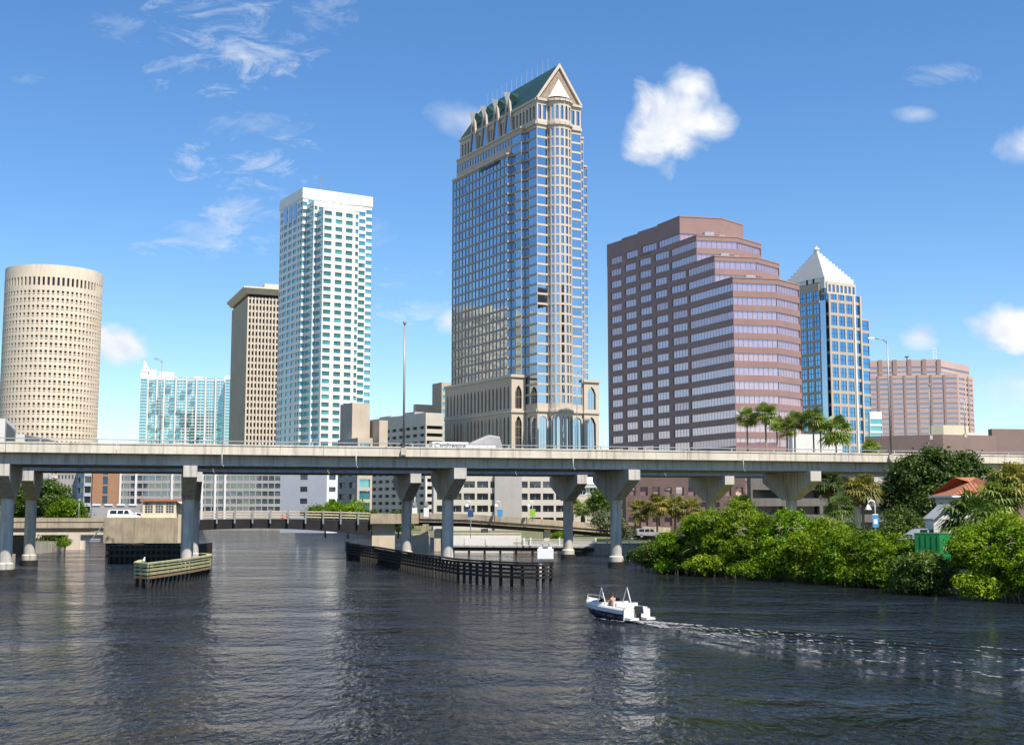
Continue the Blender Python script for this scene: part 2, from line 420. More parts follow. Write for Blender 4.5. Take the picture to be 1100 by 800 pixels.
mat('tarp_grey', (.34, .33, .34), .75, var=.08)
mat('sign_text', (.05, .05, .06), .6)
glass('glass_dark', (.22, .25, .29), (.02, .022, .026), .35, .06)
glass('glass_hole', (.10, .10, .11), (.012, .011, .011), .25, .10)
mat('frame_shaded', (.34, .31, .29), .6, var=.06)  # tan frame darkened: shade of the gabled tower's left face in the colour
mat('house_cream', (.78, .69, .54), .8, var=.05, stain=.12)
glass('glass_blue', (.52, .61, .68), (.02, .05, .09), .86, .03)
glass('glass_teal', (.36, .62, .68), (.07, .29, .32), .42, .04)
glass('glass_condo', (.36, .66, .68), (.08, .30, .33), .50, .06)
glass('glass_rose', (.92, .70, .71), (.42, .25, .27), .52, .05)
glass('glass_azure', (.26, .49, .68), (.015, .09, .19), .80, .04)
glass('glass_pinkish', (.55, .48, .54), (.20, .15, .17), .5, .08)
glass('glass_mid', (.35, .42, .48), (.05, .065, .08), .5, .06)

# ------------------------------------------------------------------ the ground and the river
right_bank = [(26, -60), (44, 40), (56, 88), (49, 114), (38, 136), (22, 157), (19, 166), (22, 178), (21, 200), (17, 209), (8, 219), (-5, 224), (-15, 250), (-40, 340), (-75, 430), (-140, 452), (-400, 470), (-4000, 700)]
left_bank = [(-4000, 330), (-400, 300), (-150, 272), (-100, 258), (-86, 240), (-83, 224), (-84, 200), (-76, 178), (-66, 165), (-68, 150), (-80, 90), (-90, -60)]
RB = M(); GZ = 1.9
def ground_piece(m, pts):
    m.f.append(tuple(range(len(m.v), len(m.v) + len(pts)))); m.v += [(x, y, GZ) for x, y in pts]
def strip(pts, m, z0, z1):
    for (x0, y0), (x1, y1) in zip(pts[:-1], pts[1:]): m.quad((x0, y0, z0), (x1, y1, z0), (x1, y1, z1), (x0, y0, z1))
g = M(); gid = []
ground_piece(g, right_bank + [(-4000, 9000), (6000, 9000), (6000, -60)])
ground_piece(g, left_bank + [(-4000, -60)])
o = build('ground', g, 'grass'); o['kind'] = 'structure'
import bmesh
bm = bmesh.new(); bm.from_mesh(o.data); bmesh.ops.triangulate(bm, faces=bm.faces[:]); bmesh.ops.recalc_face_normals(bm, faces=bm.faces[:]); bm.to_mesh(o.data); bm.free()
if o.data.polygons[0].normal.z < 0: o.data.flip_normals()
s = M(); strip(right_bank, s, -3, GZ); strip(left_bank, s, -3, GZ)
o = build('river_bank', s, 'sea_wall'); o['kind'] = 'structure'

wmat = bpy.data.materials.new('river_water'); wmat.use_nodes = True; t = wmat.node_tree; n = t.nodes; l = t.links
b = n['Principled BSDF']; b.inputs['Base Color'].default_value = (.014, .017, .020, 1); b.inputs['Roughness'].default_value = .04
b.inputs['IOR'].default_value = 1.33; b.inputs['Specular IOR Level'].default_value = .40
c = n.new('ShaderNodeTexCoord')
def wnoise(scale, sx_, sy_, detail, rot, dist=0.0):
    mp = n.new('ShaderNodeMapping'); mp.inputs['Scale'].default_value = (sx_, sy_, 1); mp.inputs['Rotation'].default_value = (0, 0, R(rot))
    l.new(c.outputs['Object'], mp.inputs[0]); x = n.new('ShaderNodeTexNoise'); x.inputs['Scale'].default_value = scale
    x.inputs['Detail'].default_value = detail; x.inputs['Roughness'].default_value = .55; x.inputs['Distortion'].default_value = dist
    l.new(mp.outputs[0], x.inputs[0]); return x.outputs['Fac']
def wmath(op, a, b_):
    x = n.new('ShaderNodeMath'); x.operation = op
    for i, v in enumerate((a, b_)):
        if isinstance(v, (int, float)): x.inputs[i].default_value = v
        else: l.new(v, x.inputs[i])
    return x.outputs[0]
big = wnoise(.055, 1.0, 1.6, 3, 20)
amp = n.new('ShaderNodeMapRange'); amp.inputs[1].default_value = .35; amp.inputs[2].default_value = .65; amp.inputs[3].default_value = .35; amp.inputs[4].default_value = 1.6
l.new(big, amp.inputs[0])
h = wmath('ADD', wmath('MULTIPLY', wnoise(.40, 1.7, .95, 3, 10, .5), .80), wmath('MULTIPLY', wnoise(1.35, 2.0, .85, 4, -12, .4), .50))
h = wmath('MULTIPLY', h, amp.outputs[0])
# the motor boat's wake: ridges running out from the stern in a V, dying away astern
sp3 = n.new('ShaderNodeSeparateXYZ'); l.new(c.outputs['Object'], sp3.inputs[0])
wx, wy = wmath('SUBTRACT', sp3.outputs[0], 9.05), wmath('SUBTRACT', sp3.outputs[1], 88.2)
ws = wmath('ADD', wmath('MULTIPLY', wx, .41), wmath('MULTIPLY', wy, -.91))
wd0 = wmath('ADD', wmath('MULTIPLY', wx, .91), wmath('MULTIPLY', wy, .41))
wd_ = wmath('ABSOLUTE', wmath('SUBTRACT', wd0, wmath('MULTIPLY', wmath('MULTIPLY', ws, ws), .004)), 0)
ph = wmath('SUBTRACT', wd_, wmath('MULTIPLY', ws, .24))
env = wmath('MULTIPLY', wmath('EXPONENT', wmath('MULTIPLY', wmath('MULTIPLY', ph, ph), -.16), 0), wmath('EXPONENT', wmath('MULTIPLY', ws, -.022), 0))
env = wmath('MULTIPLY', env, wmath('GREATER_THAN', ws, 0.0))
h = wmath('ADD', h, wmath('MULTIPLY', wmath('MULTIPLY', wmath('SINE', wmath('ADD', wmath('MULTIPLY', ph, 3.6), wmath('MULTIPLY', wnoise(.5, 1, 1, 2, 0), 5.0)), 0), env), .34))
bp = n.new('ShaderNodeBump'); bp.inputs['Strength'].default_value = 1.0; bp.inputs['Distance'].default_value = 1.1
l.new(h, bp.inputs['Height']); l.new(bp.outputs[0], b.inputs['Normal'])
MATS['river_water'] = wmat
m = M(); m.quad((-6000, -100, 0), (6000, -100, 0), (6000, 2500, 0), (-6000, 2500, 0))
o = build('river_water', m, 'river_water'); o['kind'] = 'structure'

# ------------------------------------------------------------------ the twin expressway bridges
BD = V2(1, .283).normalized(); BN = V2(BD.y, -BD.x)        # along the deck; towards the camera
BO = V2(0, 164.0)
def bp_(s, p, O=BO): q = O + BD * s - BN * p; return (q.x, q.y)      # p: distance away from the camera across the deck
def s_of(X, off=0): return X / BD.x - 0 if not off else 0
def expressway(name, label, off, piers, z_off=0.0, lod=False):
    """off: how far the deck's centre line lies behind the near deck's"""
    O = BO - BN * off
    B = thing(name, label, 'bridge', (O.x, O.y, 0))
    zt = 14.6 + z_off
    def bar(m, s0, s1, p0, p1, z0, z1): m.obox(O, BD, -BN, s0, s1, p0, p1, z0, z1)
    S0, S1 = -170, 190
    m = M(); bar(m, S0, S1, -7.2, 7.2, zt - .28, zt); build('deck', m, 'concrete', B)
    m = M(); bar(m, S0, S1, -6.8, 6.8, zt, zt + .06); build('road_surface', m, 'asphalt', B)
    for sgn in (-1, 1):
        m = M(); s = S0
        while s < S1:                                  # cast in lengths, with open joints
            e = s + 12.0
            p0, p1 = (-7.55, -7.2) if sgn < 0 else (7.2, 7.55)
            bar(m, s + .03, e - .03, p0, p1, zt - .32, zt + .72)
            a0, a1 = (-7.62, -7.15) if sgn < 0 else (7.15, 7.62)
            bar(m, s + .03, e - .03, a0, a1, zt + .723, zt + .90)
            s = e
        build('parapet', m, 'concrete', B)
        pm = sgn * 7.38; m = M()
        bar(m, S0, S1, pm - .05, pm + .05, zt + 1.22, zt + 1.33)
        for k in range(int((S1 - S0) / 6.2)): bar(m, S0 + 6.2 * k, S0 + 6.2 * k + .16, pm - .06, pm + .06, zt + .9, zt + 1.22)
        build('railing', m, 'galv', B)
    for p in (-5.8, -2.9, 0, 2.9, 5.8):
        m = M(); bar(m, S0, S1, p - .16, p + .16, zt - 1.48, zt - .28); bar(m, S0, S1, p - .32, p + .32, zt - 1.62, zt - 1.48); bar(m, S0, S1, p - .36, p + .36, zt - .36, zt - .282)
        build('girder', m, 'concrete_girder', B)
    for s in (-95, -66, -38, -22, 6, 30, 58):           # deck drains with short spouts and their stains
        m = M(); q = O + BD * s + BN * 7.66; m.tube([(q.x, q.y, zt - .1), (q.x, q.y, zt - 1.5), (q.x + .25, q.y, zt - 1.75)], .07, 6); build('drain_spout', m, 'concrete_girder', B, True)
    for X in piers:
        s = (X - O.x) / BD.x
        zc = zt - 1.64
        def cp(ss, p, z): q = O + BD * (s + ss) - BN * p; return (q.x, q.y, z)
        m = M(); prof = [(-7.05, zc), (7.05, zc), (7.05, zc - 1.35), (1.15, zc - 3.9), (-1.15, zc - 3.9), (-7.05, zc - 1.35)]
        m.loop([[cp(-.8, p, z) for p, z in prof], [cp(.8, p, z) for p, z in prof]])
        pier_root = M(); c0 = cp(0, 0, 0)
        pier_root.lathe(c0[0], c0[1], [(.76, .75), (.76, zc - 3.91)], 20)
        P = build('pier', pier_root, 'concrete_pier', B); smooth_angle(P)
        build('pier_cap', m, 'concrete_pier', P)
        m = M(); m.lathe(c0[0], c0[1], [(1.2, -2), (1.2, .74)], 20); Q = build('footing', m, 'wet_dark', P); smooth_angle(Q)
        m = M(); m.lathe(c0[0], c0[1], [(.98, .745), (.98, 1.4), (.765, 1.55)], 20); Q = build('collar', m, 'concrete_pier', P); smooth_angle(Q)
    return B
NEAR_P = [-82, -60, -40, -8.4, 14.1, 39.6, 66, 92]
FAR_P = [-91, -67.3, -46.0, -16.0, 8.8, 32.4, 58, 84]
expressway('expressway_bridge', 'near concrete expressway bridge spanning the whole picture, on T shaped piers in the river', 0, NEAR_P)
expressway('expressway_bridge', 'second concrete expressway bridge running behind the near one, only its lower girder and piers seen', 27, FAR_P)

# tall street lamps of the expressway
def lamp(px, Y, ytop, ybase, arm, label, z0=None, r=.13, mast=False, group='tall street lamps of the bridges and roofs'):
    p = at(px, Y, ybase); zb = zof(ybase, Y) if z0 is None else z0; zt = zof(ytop, Y)
    r0 = thing('street_lamp', label, 'street lamp', (p.x, p.y, zb), group)
    m = M(); m.tube([(p.x, p.y, zb), (p.x, p.y, zt)], r, 8, r * .6); build('pole', m, 'lamp_metal', r0, True)
    m = M(); m.box(p.x - .28, p.x + .28, p.y - .28, p.y + .28, zb - .35, zb + .5); build('base', m, 'concrete', r0)
    if arm:
        m = M(); m.tube([(p.x, p.y, zt - .6), (p.x + arm * .3, p.y, zt - .05), (p.x + arm, p.y, zt + .12)], r * .5, 6); AR = build('arm', m, 'lamp_metal', r0, True)
        m = M(); x0, x1 = sorted((p.x + arm * .8, p.x + arm * 1.25)); m.hull([(x0, p.y - .16, zt), (x1, p.y - .16, zt), (x1, p.y + .16, zt), (x0, p.y + .16, zt), (x0 + .1, p.y - .1, zt + .22), (x1 - .1, p.y - .1, zt + .22), (x1 - .1, p.y + .1, zt + .22), (x0 + .1, p.y + .1, zt + .22)])
        build('lamp_head', m, 'galv', AR)
    elif mast:
        for sg in (-1, 1):
            m = M(); m.hull([(p.x + sg * .15, p.y - .2, zt), (p.x + sg * .95, p.y - .2, zt), (p.x + sg * .95, p.y + .2, zt), (p.x + sg * .15, p.y + .2, zt), (p.x + sg * .15, p.y - .15, zt + .25), (p.x + sg * .85, p.y - .15, zt + .25), (p.x + sg * .85, p.y + .15, zt + .25), (p.x + sg * .15, p.y + .15, zt + .25)])
            build('lamp_head', m, 'galv', r0)
    else:
        m = M(); m.lathe(p.x, p.y, [(.1, zt - .02), (.26, zt + .05), (.26, zt + .3), (.1, zt + .42)], 10); build('lamp_head', m, 'galv', r0)
    return r0
def deckY(px, off): k = kx(px, 485); Y = (164 + off / BN.y * -1) / (1 - .283 * k); return Y
lamp(433.5, deckY(433, -7.8), 348, 489, 0, 'tallest plain lamp mast at the near bridge edge between white and gabled towers', 14.8, .17)
lamp(957, deckY(957, -7.8), 364, 484, -2.2, 'lamp post with short left arm at the bridge edge above the big dark tree', 14.8, .15)
lamp(171.5, deckY(171, 34.2), 386, 476, -1.0, 'slim lamp post on the far bridge in front of the teal glass flats', 14.6, .11)
lamp(620, deckY(620, 34.2), 398, 478, 1.6, 'slim lamp post with curved arm on the far bridge before the gabled tower right wing', 14.6, .09)
lamp(1000, 262, 414, 470, .0, 'single lamp on brown garage roof in front of the pink block', None, .11)
lamp(1037, 262, 430, 468, .0, 'twin headed lamp on the brown garage roof near the cream box', None, .11, True)

# ------------------------------------------------------------------ the low bascule bridge behind
QO, QA = V2(-55, 211.0), V2(1, .125).normalized(); QN = V2(QA.y, -QA.x)
def qs(px): return along(QO - V2(0, 0) + QN * 6, QA, px, 550)
BB = thing('bascule_bridge', 'low old drawbridge crossing the river just behind the expressway', 'bridge', (QO.x, QO.y, 0))
def qbar(m, s0, s1, p0, p1, z0, z1): m.obox(QO, QA, QN, s0, s1, p0, p1, z0, z1)    # p towards the camera
sL, s1_, s2_, sR = qs(-40), qs(150), qs(398), qs(450)
m = M(); qbar(m, sL, s1_, -6, 6, 4.7, 5.7); build('deck', m, 'concrete_old', BB)
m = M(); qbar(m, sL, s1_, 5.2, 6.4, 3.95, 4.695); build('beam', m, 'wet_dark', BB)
m = M(); qbar(m, sL, s1_, 6.45, 6.9, 3.6, 4.0); build('pipe_fender', m, 'concrete_cream', BB)
m = M(); qbar(m, sL, s1_, 5.75, 6.1, 5.703, 6.35); build('parapet', m, 'concrete_old', BB)
# bascule leaf, slightly arched underneath
m = M(); n_ = 18; rings = []
for k in range(n_ + 1):
    s = s1_ + (s2_ - s1_) * k / n_; a = 4 * (k / n_) * (1 - k / n_)
    zb, zt = 3.2 + 1.35 * a, 5.7 + .35 * a
    rings.append([(*(QO + QA * s + QN * p), z) for p, z in ((5.6, zb), (5.6, zt), (-5.6, zt), (-5.6, zb))])
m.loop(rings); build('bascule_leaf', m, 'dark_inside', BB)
m = M(); m2 = M(); rr = [[], [], []]
for k in range(n_ + 1):
    s = s1_ + (s2_ - s1_) * k / n_; a = 4 * (k / n_) * (1 - k / n_); q = QO + QA * s + QN * 5.8
    for j, dz in enumerate((6.15, 6.6, 7.05)): rr[j].append((q.x, q.y, dz + .35 * a))
for j in range(3):
    for p, q in zip(rr[j][:-1], rr[j][1:]): m.hull([(p[0], p[1], p[2] - .09), (q[0], q[1], q[2] - .09), (q[0], q[1] + .1, q[2] - .09), (p[0], p[1] + .1, p[2] - .09), (p[0], p[1], p[2] + .1), (q[0], q[1], q[2] + .1), (q[0], q[1] + .1, q[2] + .1), (p[0], p[1] + .1, p[2] + .1)])
build('railing', m, 'concrete_cream', BB)
for k in range(13):
    s = s1_ + (s2_ - s1_) * (k + .3) / 13; a = 4 * ((k + .3) / 13) * (1 - (k + .3) / 13)
    m = M(); qbar(m, s - .12, s + .12, 5.95, 6.2, 5.1 + .3 * a, 7.3 + .35 * a); build('railing_post', m, 'galv', BB)
m = M(); qbar(m, s2_, sR, -6, 6.3, 5.3, 6.3); build('deck', m, 'concrete_old', BB)
m = M(); qbar(m, s2_ + .3, sR - 4, -6, 5.2, -1, 5.295); build('abutment', m, 'concrete_cream', BB)
m = M(); qbar(m, s2_, sR, 5.9, 6.2, 6.303, 7.0)
build('parapet', m, 'concrete_old', BB)
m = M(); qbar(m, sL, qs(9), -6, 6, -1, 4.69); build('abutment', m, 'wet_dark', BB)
# the pier under the tender house
Y0 = 198.5; xa, xb = kx(112) * Y0, kx(191) * Y0
m = M(); m.box(xa, xb, Y0, Y0 + 9, 2.35, 6.4); build('bridge_pier', m, 'concrete_old', BB)
Yf_ = 182.0; fa, fb = kx(117) * Yf_, kx(200) * Yf_; zf_ = 2.45
m = M(); m.box(fa, fb, Yf_ + .35, Yf_ + .8, -2, zf_); m.box(fa, fa + .5, Yf_ + .81, Y0, -2, zf_ - .01); m.box(fb - .5, fb, Yf_ + .81, Y0, -2, zf_ - .01)
for k in range(15): x = fa + .3 + (fb - fa - .6) * k / 14; m.lathe(x, Yf_ + .05, [(.24, -2), (.22, zf_ + .1)], 8)
for z in (.8, 1.7): m.box(fa - .1, fb + .1, Yf_ - .28, Yf_ - .19, z, z + .4)
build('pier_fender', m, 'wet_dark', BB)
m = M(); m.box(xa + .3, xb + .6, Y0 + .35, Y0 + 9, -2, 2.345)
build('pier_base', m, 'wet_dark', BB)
m = M(); m.box(xb + .05, xb + 1.6, Y0 + .8, Y0 + 2.4, 2.36, 6.2); m.box(xb + .05, xb + .5, Y0 + .2, Y0 + .8, 2.36, 6.9); build('pier_stair', m, 'concrete_cream', BB)
m = M()
for z in (2.9, 4.1): m.tube([(xa - .1, Y0 + 1, z), (xa - 2.4, Y0 + 1.2, z)], .08, 6); m.tube([(xa - .1, Y0 + 3, z), (xa - 2.4, Y0 + 3, z)], .08, 6)
m.box(xa - 2.5, xa - .05, Y0 + .9, Y0 + 3.1, 2.55, 2.75); m.tube([(xa - 2.4, Y0 + 1.2, 2.7), (xa - .2, Y0 + 1.2, 5.6)], .09, 6)
build('service_ladder', m, 'galv', BB)
# tender house
hx0, hx1 = kx(152) * Y0, kx(188) * Y0; hy0, hy1 = Y0 + .6, Y0 + 5
TH = Bld('tender_house', 'small cream bridge tender house with red edged flat roof on the drawbridge pier', 'tender house', (hx0, hy0, 6.4))
wn3 = bays(hx1 - hx0, 3, .74, .15)
cz = [(7.15, 8.75)]
for a, b_, uw in (((hx0, hy0), (hx1, hy0), wn3), ((hx1, hy0), (hx1, hy1), bays(hy1 - hy0, 3, .74, .15)), ((hx1, hy1), (hx0, hy1), wn3), ((hx0, hy1), (hx0, hy0), bays(hy1 - hy0, 3, .74, .15))):
    TH.wall(a, b_, 6.4, 9.0, uw, cz, .12, 'house_cream', 'glass_dark', .36, .06, 'white_paint', hmull=.42)
m = M(); m.hull([(hx0 - .45, hy0 - .3, 9.02), (hx1 + .45, hy0 - .3, 9.02), (hx1 + .55, hy1 + .7, 9.02), (hx0 - .55, hy1 + .7, 9.02), (hx0 - .35, hy0 - .2, 9.32), (hx1 + .35, hy0 - .2, 9.32), (hx1 + .4, hy1 + .5, 9.32), (hx0 - .4, hy1 + .5, 9.32)])
build('roof', m, 'tile_red', TH.root)
m = M(); m.hull([(hx1 + .35, hy0 - .4, 8.85), (hx1 + 2.0, hy0 - .4, 8.2), (hx1 + 2.0, hy0 + 2.6, 8.2), (hx1 + .35, hy0 + 2.6, 8.85), (hx1 + .35, hy0 - .4, 9.0), (hx1 + 2.0, hy0 - .4, 8.32), (hx1 + 2.0, hy0 + 2.6, 8.32), (hx1 + .35, hy0 + 2.6, 9.0)])
build('awning', m, 'white_paint', TH.root)
m = M(); m.tube([((hx0 + hx1) / 2, hy0 + 1, 9.3), ((hx0 + hx1) / 2, hy0 + 1, 10.1)], .05, 6); m.box((hx0 + hx1) / 2 - .15, (hx0 + hx1) / 2 + .15, hy0 + .85, hy0 + 1.15, 9.95, 10.2); build('roof_light', m, 'galv', TH.root)
TH.done()
# red warning sign on the span, signal masts, right-hand ramp
def sign(px, Y, w, h, z, material, label, post=None, cat='sign', name='sign'):
    p = at(px, Y, 552); r0 = thing(name, label, cat, (p.x, p.y, z))
    m = M(); m.box(p.x - w / 2, p.x + w / 2, p.y - .04, p.y + .04, z, z + h); build('panel', m, material, r0)
    m = M(); m.box(p.x - w / 2 - .06, p.x + w / 2 + .06, p.y + .045, p.y + .1, z - .06, z + h + .06); build('frame', m, 'galv', r0)
    if post is not None:
        for dx in (-w * .3, w * .3): mm = M(); mm.tube([(p.x + dx, p.y + .15, post), (p.x + dx, p.y + .15, z + h)], .06, 6); build('post', mm, 'galv', r0)
    return r0, p
r0, p = sign(307, 214.5, 1.35, .85, 6.05, 'red_sign', 'red rectangular warning sign on the drawbridge railing at midspan', 5.3)
m = M()
for z, x0, x1 in ((6.62, -.5, .5), (6.38, -.55, .4), (6.18, -.4, .5)): m.box(p.x + x0, p.x + x1, p.y - .055, p.y - .041, z, z + .09)
build('lettering', m, 'white_paint', r0)
for px, lab in ((445.5, 'white drawbridge signal post left of the pair behind the centre pier'), (458, 'white drawbridge signal post right of the pair behind the centre pier')):
    p = at(px, 226, 540); r0 = thing('signal_post', lab, 'signal post', (p.x, p.y, 6.3))
    m = M(); m.tube([(p.x, p.y, 6.3), (p.x, p.y, 13.2)], .1, 8); build('post', m, 'white_paint', r0, True)
    m = M(); m.box(p.x - .45, p.x + .45, p.y - .3, p.y + .3, 6.32, 8.0); build('control_box', m, 'white_paint', r0)
    m = M(); m.tube([(p.x, p.y - .28, 8.5), (p.x, p.y - .45, 8.5)], .26, 12); m.box(p.x - .35, p.x + .35, p.y - .28, p.y - .12, 8.05, 8.95); build('signal_lamp', m, 'galv', r0)
lamp(84.5, 208, 538, 556, .0, 'short lamp post on the drawbridge deck right of the left bank trees', 5.7, .09)
lamp(97, 208, 541, 556, .6, 'short lamp post with curved arm on the drawbridge deck before the orange building', 5.7, .08)
RV = thing('ramp_bridge', 'weathered brown concrete road ramp continuing right from the drawbridge', 'road ramp', (0, 228, 0))
pts = [(445, 228, 6.3), (500, 228, 6.1), (560, 228, 5.4), (610, 229, 4.8), (660, 233, 4.0), (720, 242, 3.4)]
def rib(px, Y, dy, z): q = at(px, Y + dy, 555); return (q.x, q.y, z)
m = M(); m.loop([[rib(px, Y, 0, z - .9), rib(px, Y, 0, z), rib(px, Y, 10, z), rib(px, Y, 10, z - .9)] for px, Y, z in pts]); build('deck', m, 'concrete_old', RV)
m = M(); m.loop([[rib(px, Y, -.25, z - .3), rib(px, Y, -.25, z + .75), rib(px, Y, -.005, z + .75), rib(px, Y, -.005, z - .3)] for px, Y, z in pts]); build('parapet', m, 'concrete_old', RV)
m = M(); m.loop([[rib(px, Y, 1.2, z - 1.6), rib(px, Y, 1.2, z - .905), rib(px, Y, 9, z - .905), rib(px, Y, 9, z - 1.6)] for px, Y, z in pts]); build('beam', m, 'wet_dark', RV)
for px in (588, 520, 470):
    q = at(px, 229.5, 560); m = M(); m.box(q.x - .6, q.x + .6, q.y, q.y + 7, 0, 4.0); build('pier', m, 'concrete_cream', RV)
# machinery block on the right-hand side of the channel
q = at(452, 203, 575); m = M(); MB_ = thing('machine_block', 'square tan concrete block with tilted hatch behind the dark fender', 'concrete block', (q.x, q.y, 0))
m.box(q.x - 1.3, q.x + 1.3, q.y, q.y + 3, -1, 3.6); build('block', m, 'concrete_cream', MB_)
m = M(); m.hull([(q.x - .2, q.y + .2, 3.65), (q.x + 1.2, q.y + .2, 3.65), (q.x + 1.2, q.y + 1.6, 3.65), (q.x - .2, q.y + 1.6, 3.65), (q.x + .3, q.y + .2, 5.3), (q.x + 1.2, q.y + .2, 5.3), (q.x + 1.2, q.y + 1.4, 5.3), (q.x + .3, q.y + 1.4, 5.3)]); build('hatch', m, 'concrete_old', MB_)

# ------------------------------------------------------------------ riverwalk on the right bank
RW = thing('riverwalk', 'riverside walkway deck on dark piles below the ramp', 'walkway', (8, 200, 0))
wp = [at(487, 217, 588), at(560, 215, 588), at(640, 212, 588), at(690, 211, 588)]; RZ = 1.45
for i in range(3):
    pass
m = M(); m.loop([[(p.x, p.y, RZ - .3), (p.x, p.y, RZ), (p.x, p.y + 4, RZ), (p.x, p.y + 4, RZ - .3)] for p in wp]); build('deck', m, 'concrete_girder', RW)
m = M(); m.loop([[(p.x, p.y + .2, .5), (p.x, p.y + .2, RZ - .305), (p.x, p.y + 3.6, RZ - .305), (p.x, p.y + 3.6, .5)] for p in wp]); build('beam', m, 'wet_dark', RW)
for k in range(14):
    f = k / 13 * 2.999; i = int(f); p = wp[i].lerp(wp[min(i + 1, 3)], f - i); m = M(); m.lathe(p.x, p.y + .5, [(.2, -2), (.2, .495)], 8); build('pile', m, 'wet_dark', RW)
FN = thing('railing_fence', 'white picket railing along the riverside walkway', 'railing', (8, 213, 1.45))
m = M()
for i in range(3):
    a_, b_ = wp[i], wp[i + 1]
    for z in (RZ + .2, RZ + 1.1): m.hull([(a_.x, a_.y + .15, z), (b_.x, b_.y + .15, z), (b_.x, b_.y + .2, z), (a_.x, a_.y + .2, z), (a_.x, a_.y + .15, z + .07), (b_.x, b_.y + .15, z + .07), (b_.x, b_.y + .2, z + .07), (a_.x, a_.y + .2, z + .07)])
    k = int((b_ - a_).length / .16)
    for j in range(k): p = a_.lerp(b_, j / k); m.box(p.x - .03, p.x + .03, p.y + .155, p.y + .195, RZ + .05, RZ + 1.15)
build('railing', m, 'white_paint', FN)
for px in (487, 500, 523, 563, 570, 601, 640, 652, 676):
    f = along(V2(wp[0].x, wp[0].y), (wp[3] - wp[0]).normalized(), px, 580); p = wp[0] + (wp[3] - wp[0]).normalized() * f
    m = M(); m.box(p.x - .14, p.x + .14, p.y + .0, p.y + .14, RZ, RZ + 1.4); build('fence_post', m, 'white_paint', FN)
WW = thing('abutment_wall', 'sunlit whitewashed wall behind the picket railing', 'wall', (kx(520) * 222, 222, 0))
m = M(); m.box(kx(487) * 222, kx(560) * 222, 222, 222.6, 0, 3.3); build('wall', m, 'white_wall', WW); m = M(); m.box(kx(487) * 222, kx(560) * 222, 221.9, 222.7, 3.303, 3.5); build('coping', m, 'concrete_cream', WW)
# banner lamps
def banner_lamp(px, ytop, ybase, Y, bmat, label, w=1.0, bz=.45):
    p = at(px, Y, ybase); zb, zt = zof(ybase, Y), zof(ytop, Y); r0 = thing('banner_lamp', label, 'street lamp', (p.x, p.y, zb), 'white lamps with banners by the river')
    m = M(); m.tube([(p.x, p.y, zb), (p.x, p.y, zt - .5), (p.x - .1, p.y, zt - .1), (p.x - .4, p.y, zt), (p.x - .65, p.y, zt - .2), (p.x - .7, p.y, zt - .5)], .075, 8); build('pole', m, 'white_paint', r0, True)
    m = M(); m.lathe(p.x - .7, p.y, [(.08, zt - .45), (.16, zt - .6), (.36, zt - .95), (.36, zt - 1.0)], 12); build('lamp_shade', m, 'white_paint', r0, True)
    z1 = zt - 1.5
    m = M(); m.box(p.x - w / 2, p.x + w / 2, p.y - .1, p.y - .075, z1 - 1.3, z1); build('banner', m, bmat, r0)
    m = M(); m.tube([(p.x - w / 2, p.y - .085, z1 + .02), (p.x + w / 2, p.y - .085, z1 + .02)], .025, 6); build('bracket', m, 'galv', r0)
    return r0, p, z1
banner_lamp(505.5, 538, 578, 218, 'banner_navy', 'white river lamp with dark blue banner beside the centre pier')
banner_lamp(537, 538, 560, 226.5, 'banner_blue', 'white ramp lamp with light blue banner')
banner_lamp(572, 538, 560, 226.5, 'banner_green', 'white ramp lamp with lime green banner')
rb, p, z1 = banner_lamp(941, 537, 582, 128, 'banner_blue', 'white gooseneck lamp with blue banner standing in the mangroves', .62)
m = M(); m.box(p.x - .2, p.x + .2, p.y - .116, p.y - .103, z1 - .95, z1 - .45); build('emblem', m, 'white_paint', rb)

# ------------------------------------------------------------------ timber fenders in the channel
def poly_pts(pts, step):
    out = [V2(*pts[0])]
    for a_, b_ in zip(pts[:-1], pts[1:]):
        a_, b_ = V2(*a_), V2(*b_); k = max(1, round((b_ - a_).length / step))
        out += [a_.lerp(b_, j / k) for j in range(1, k + 1)]
    return out
def fender(name, label, path, step, ztop, nplank, pm, tm, side, off):
    r0 = thing(name, label, 'fender', (path[0][0], path[0][1], 0))
    P = poly_pts(path, step)
    for i, p in enumerate(P[:100]):
        d = (P[min(i + 1, len(P) - 1)] - P[max(i - 1, 0)]).normalized(); nn = V2(d.y, -d.x) * side
        q = p - nn * .28; m = M(); m.lathe(q.x, q.y, [(.19, -2.5), (.17, ztop - .15 + random.uniform(-.05, .12))], 8); build('pile', m, pm, r0, True)
    hgt = (ztop - .75) / nplank
    for j in range(nplank):
        z0 = .85 + j * hgt; m = M()
        mtl = tm[j] if isinstance(tm, (list, tuple)) else tm
        rings = []
        for i, p in enumerate(P):
            d = (P[min(i + 1, len(P) - 1)] - P[max(i - 1, 0)]).normalized(); nn = V2(d.y, -d.x) * side
            q0, q1 = p - nn * .06, p + nn * .09; w = hgt * off
            rings.append([(q0.x, q0.y, z0), (q0.x, q0.y, z0 + w), (q1.x, q1.y, z0 + w), (q1.x, q1.y, z0)])
        m.loop(rings); build('plank', m, mtl, r0)
    m = M(); rings = []
    for i, p in enumerate(P):
        d = (P[min(i + 1, len(P) - 1)] - P[max(i - 1, 0)]).normalized(); nn = V2(d.y, -d.x) * side
        q0, q1 = p - nn * .45, p + nn * .16; rings.append([(q0.x, q0.y, ztop), (q0.x, q0.y, ztop + .16), (q1.x, q1.y, ztop + .16), (q1.x, q1.y, ztop)])
    m.loop(rings); build('top_rail', m, tm[-1] if isinstance(tm, (list, tuple)) else tm, r0)
    return r0
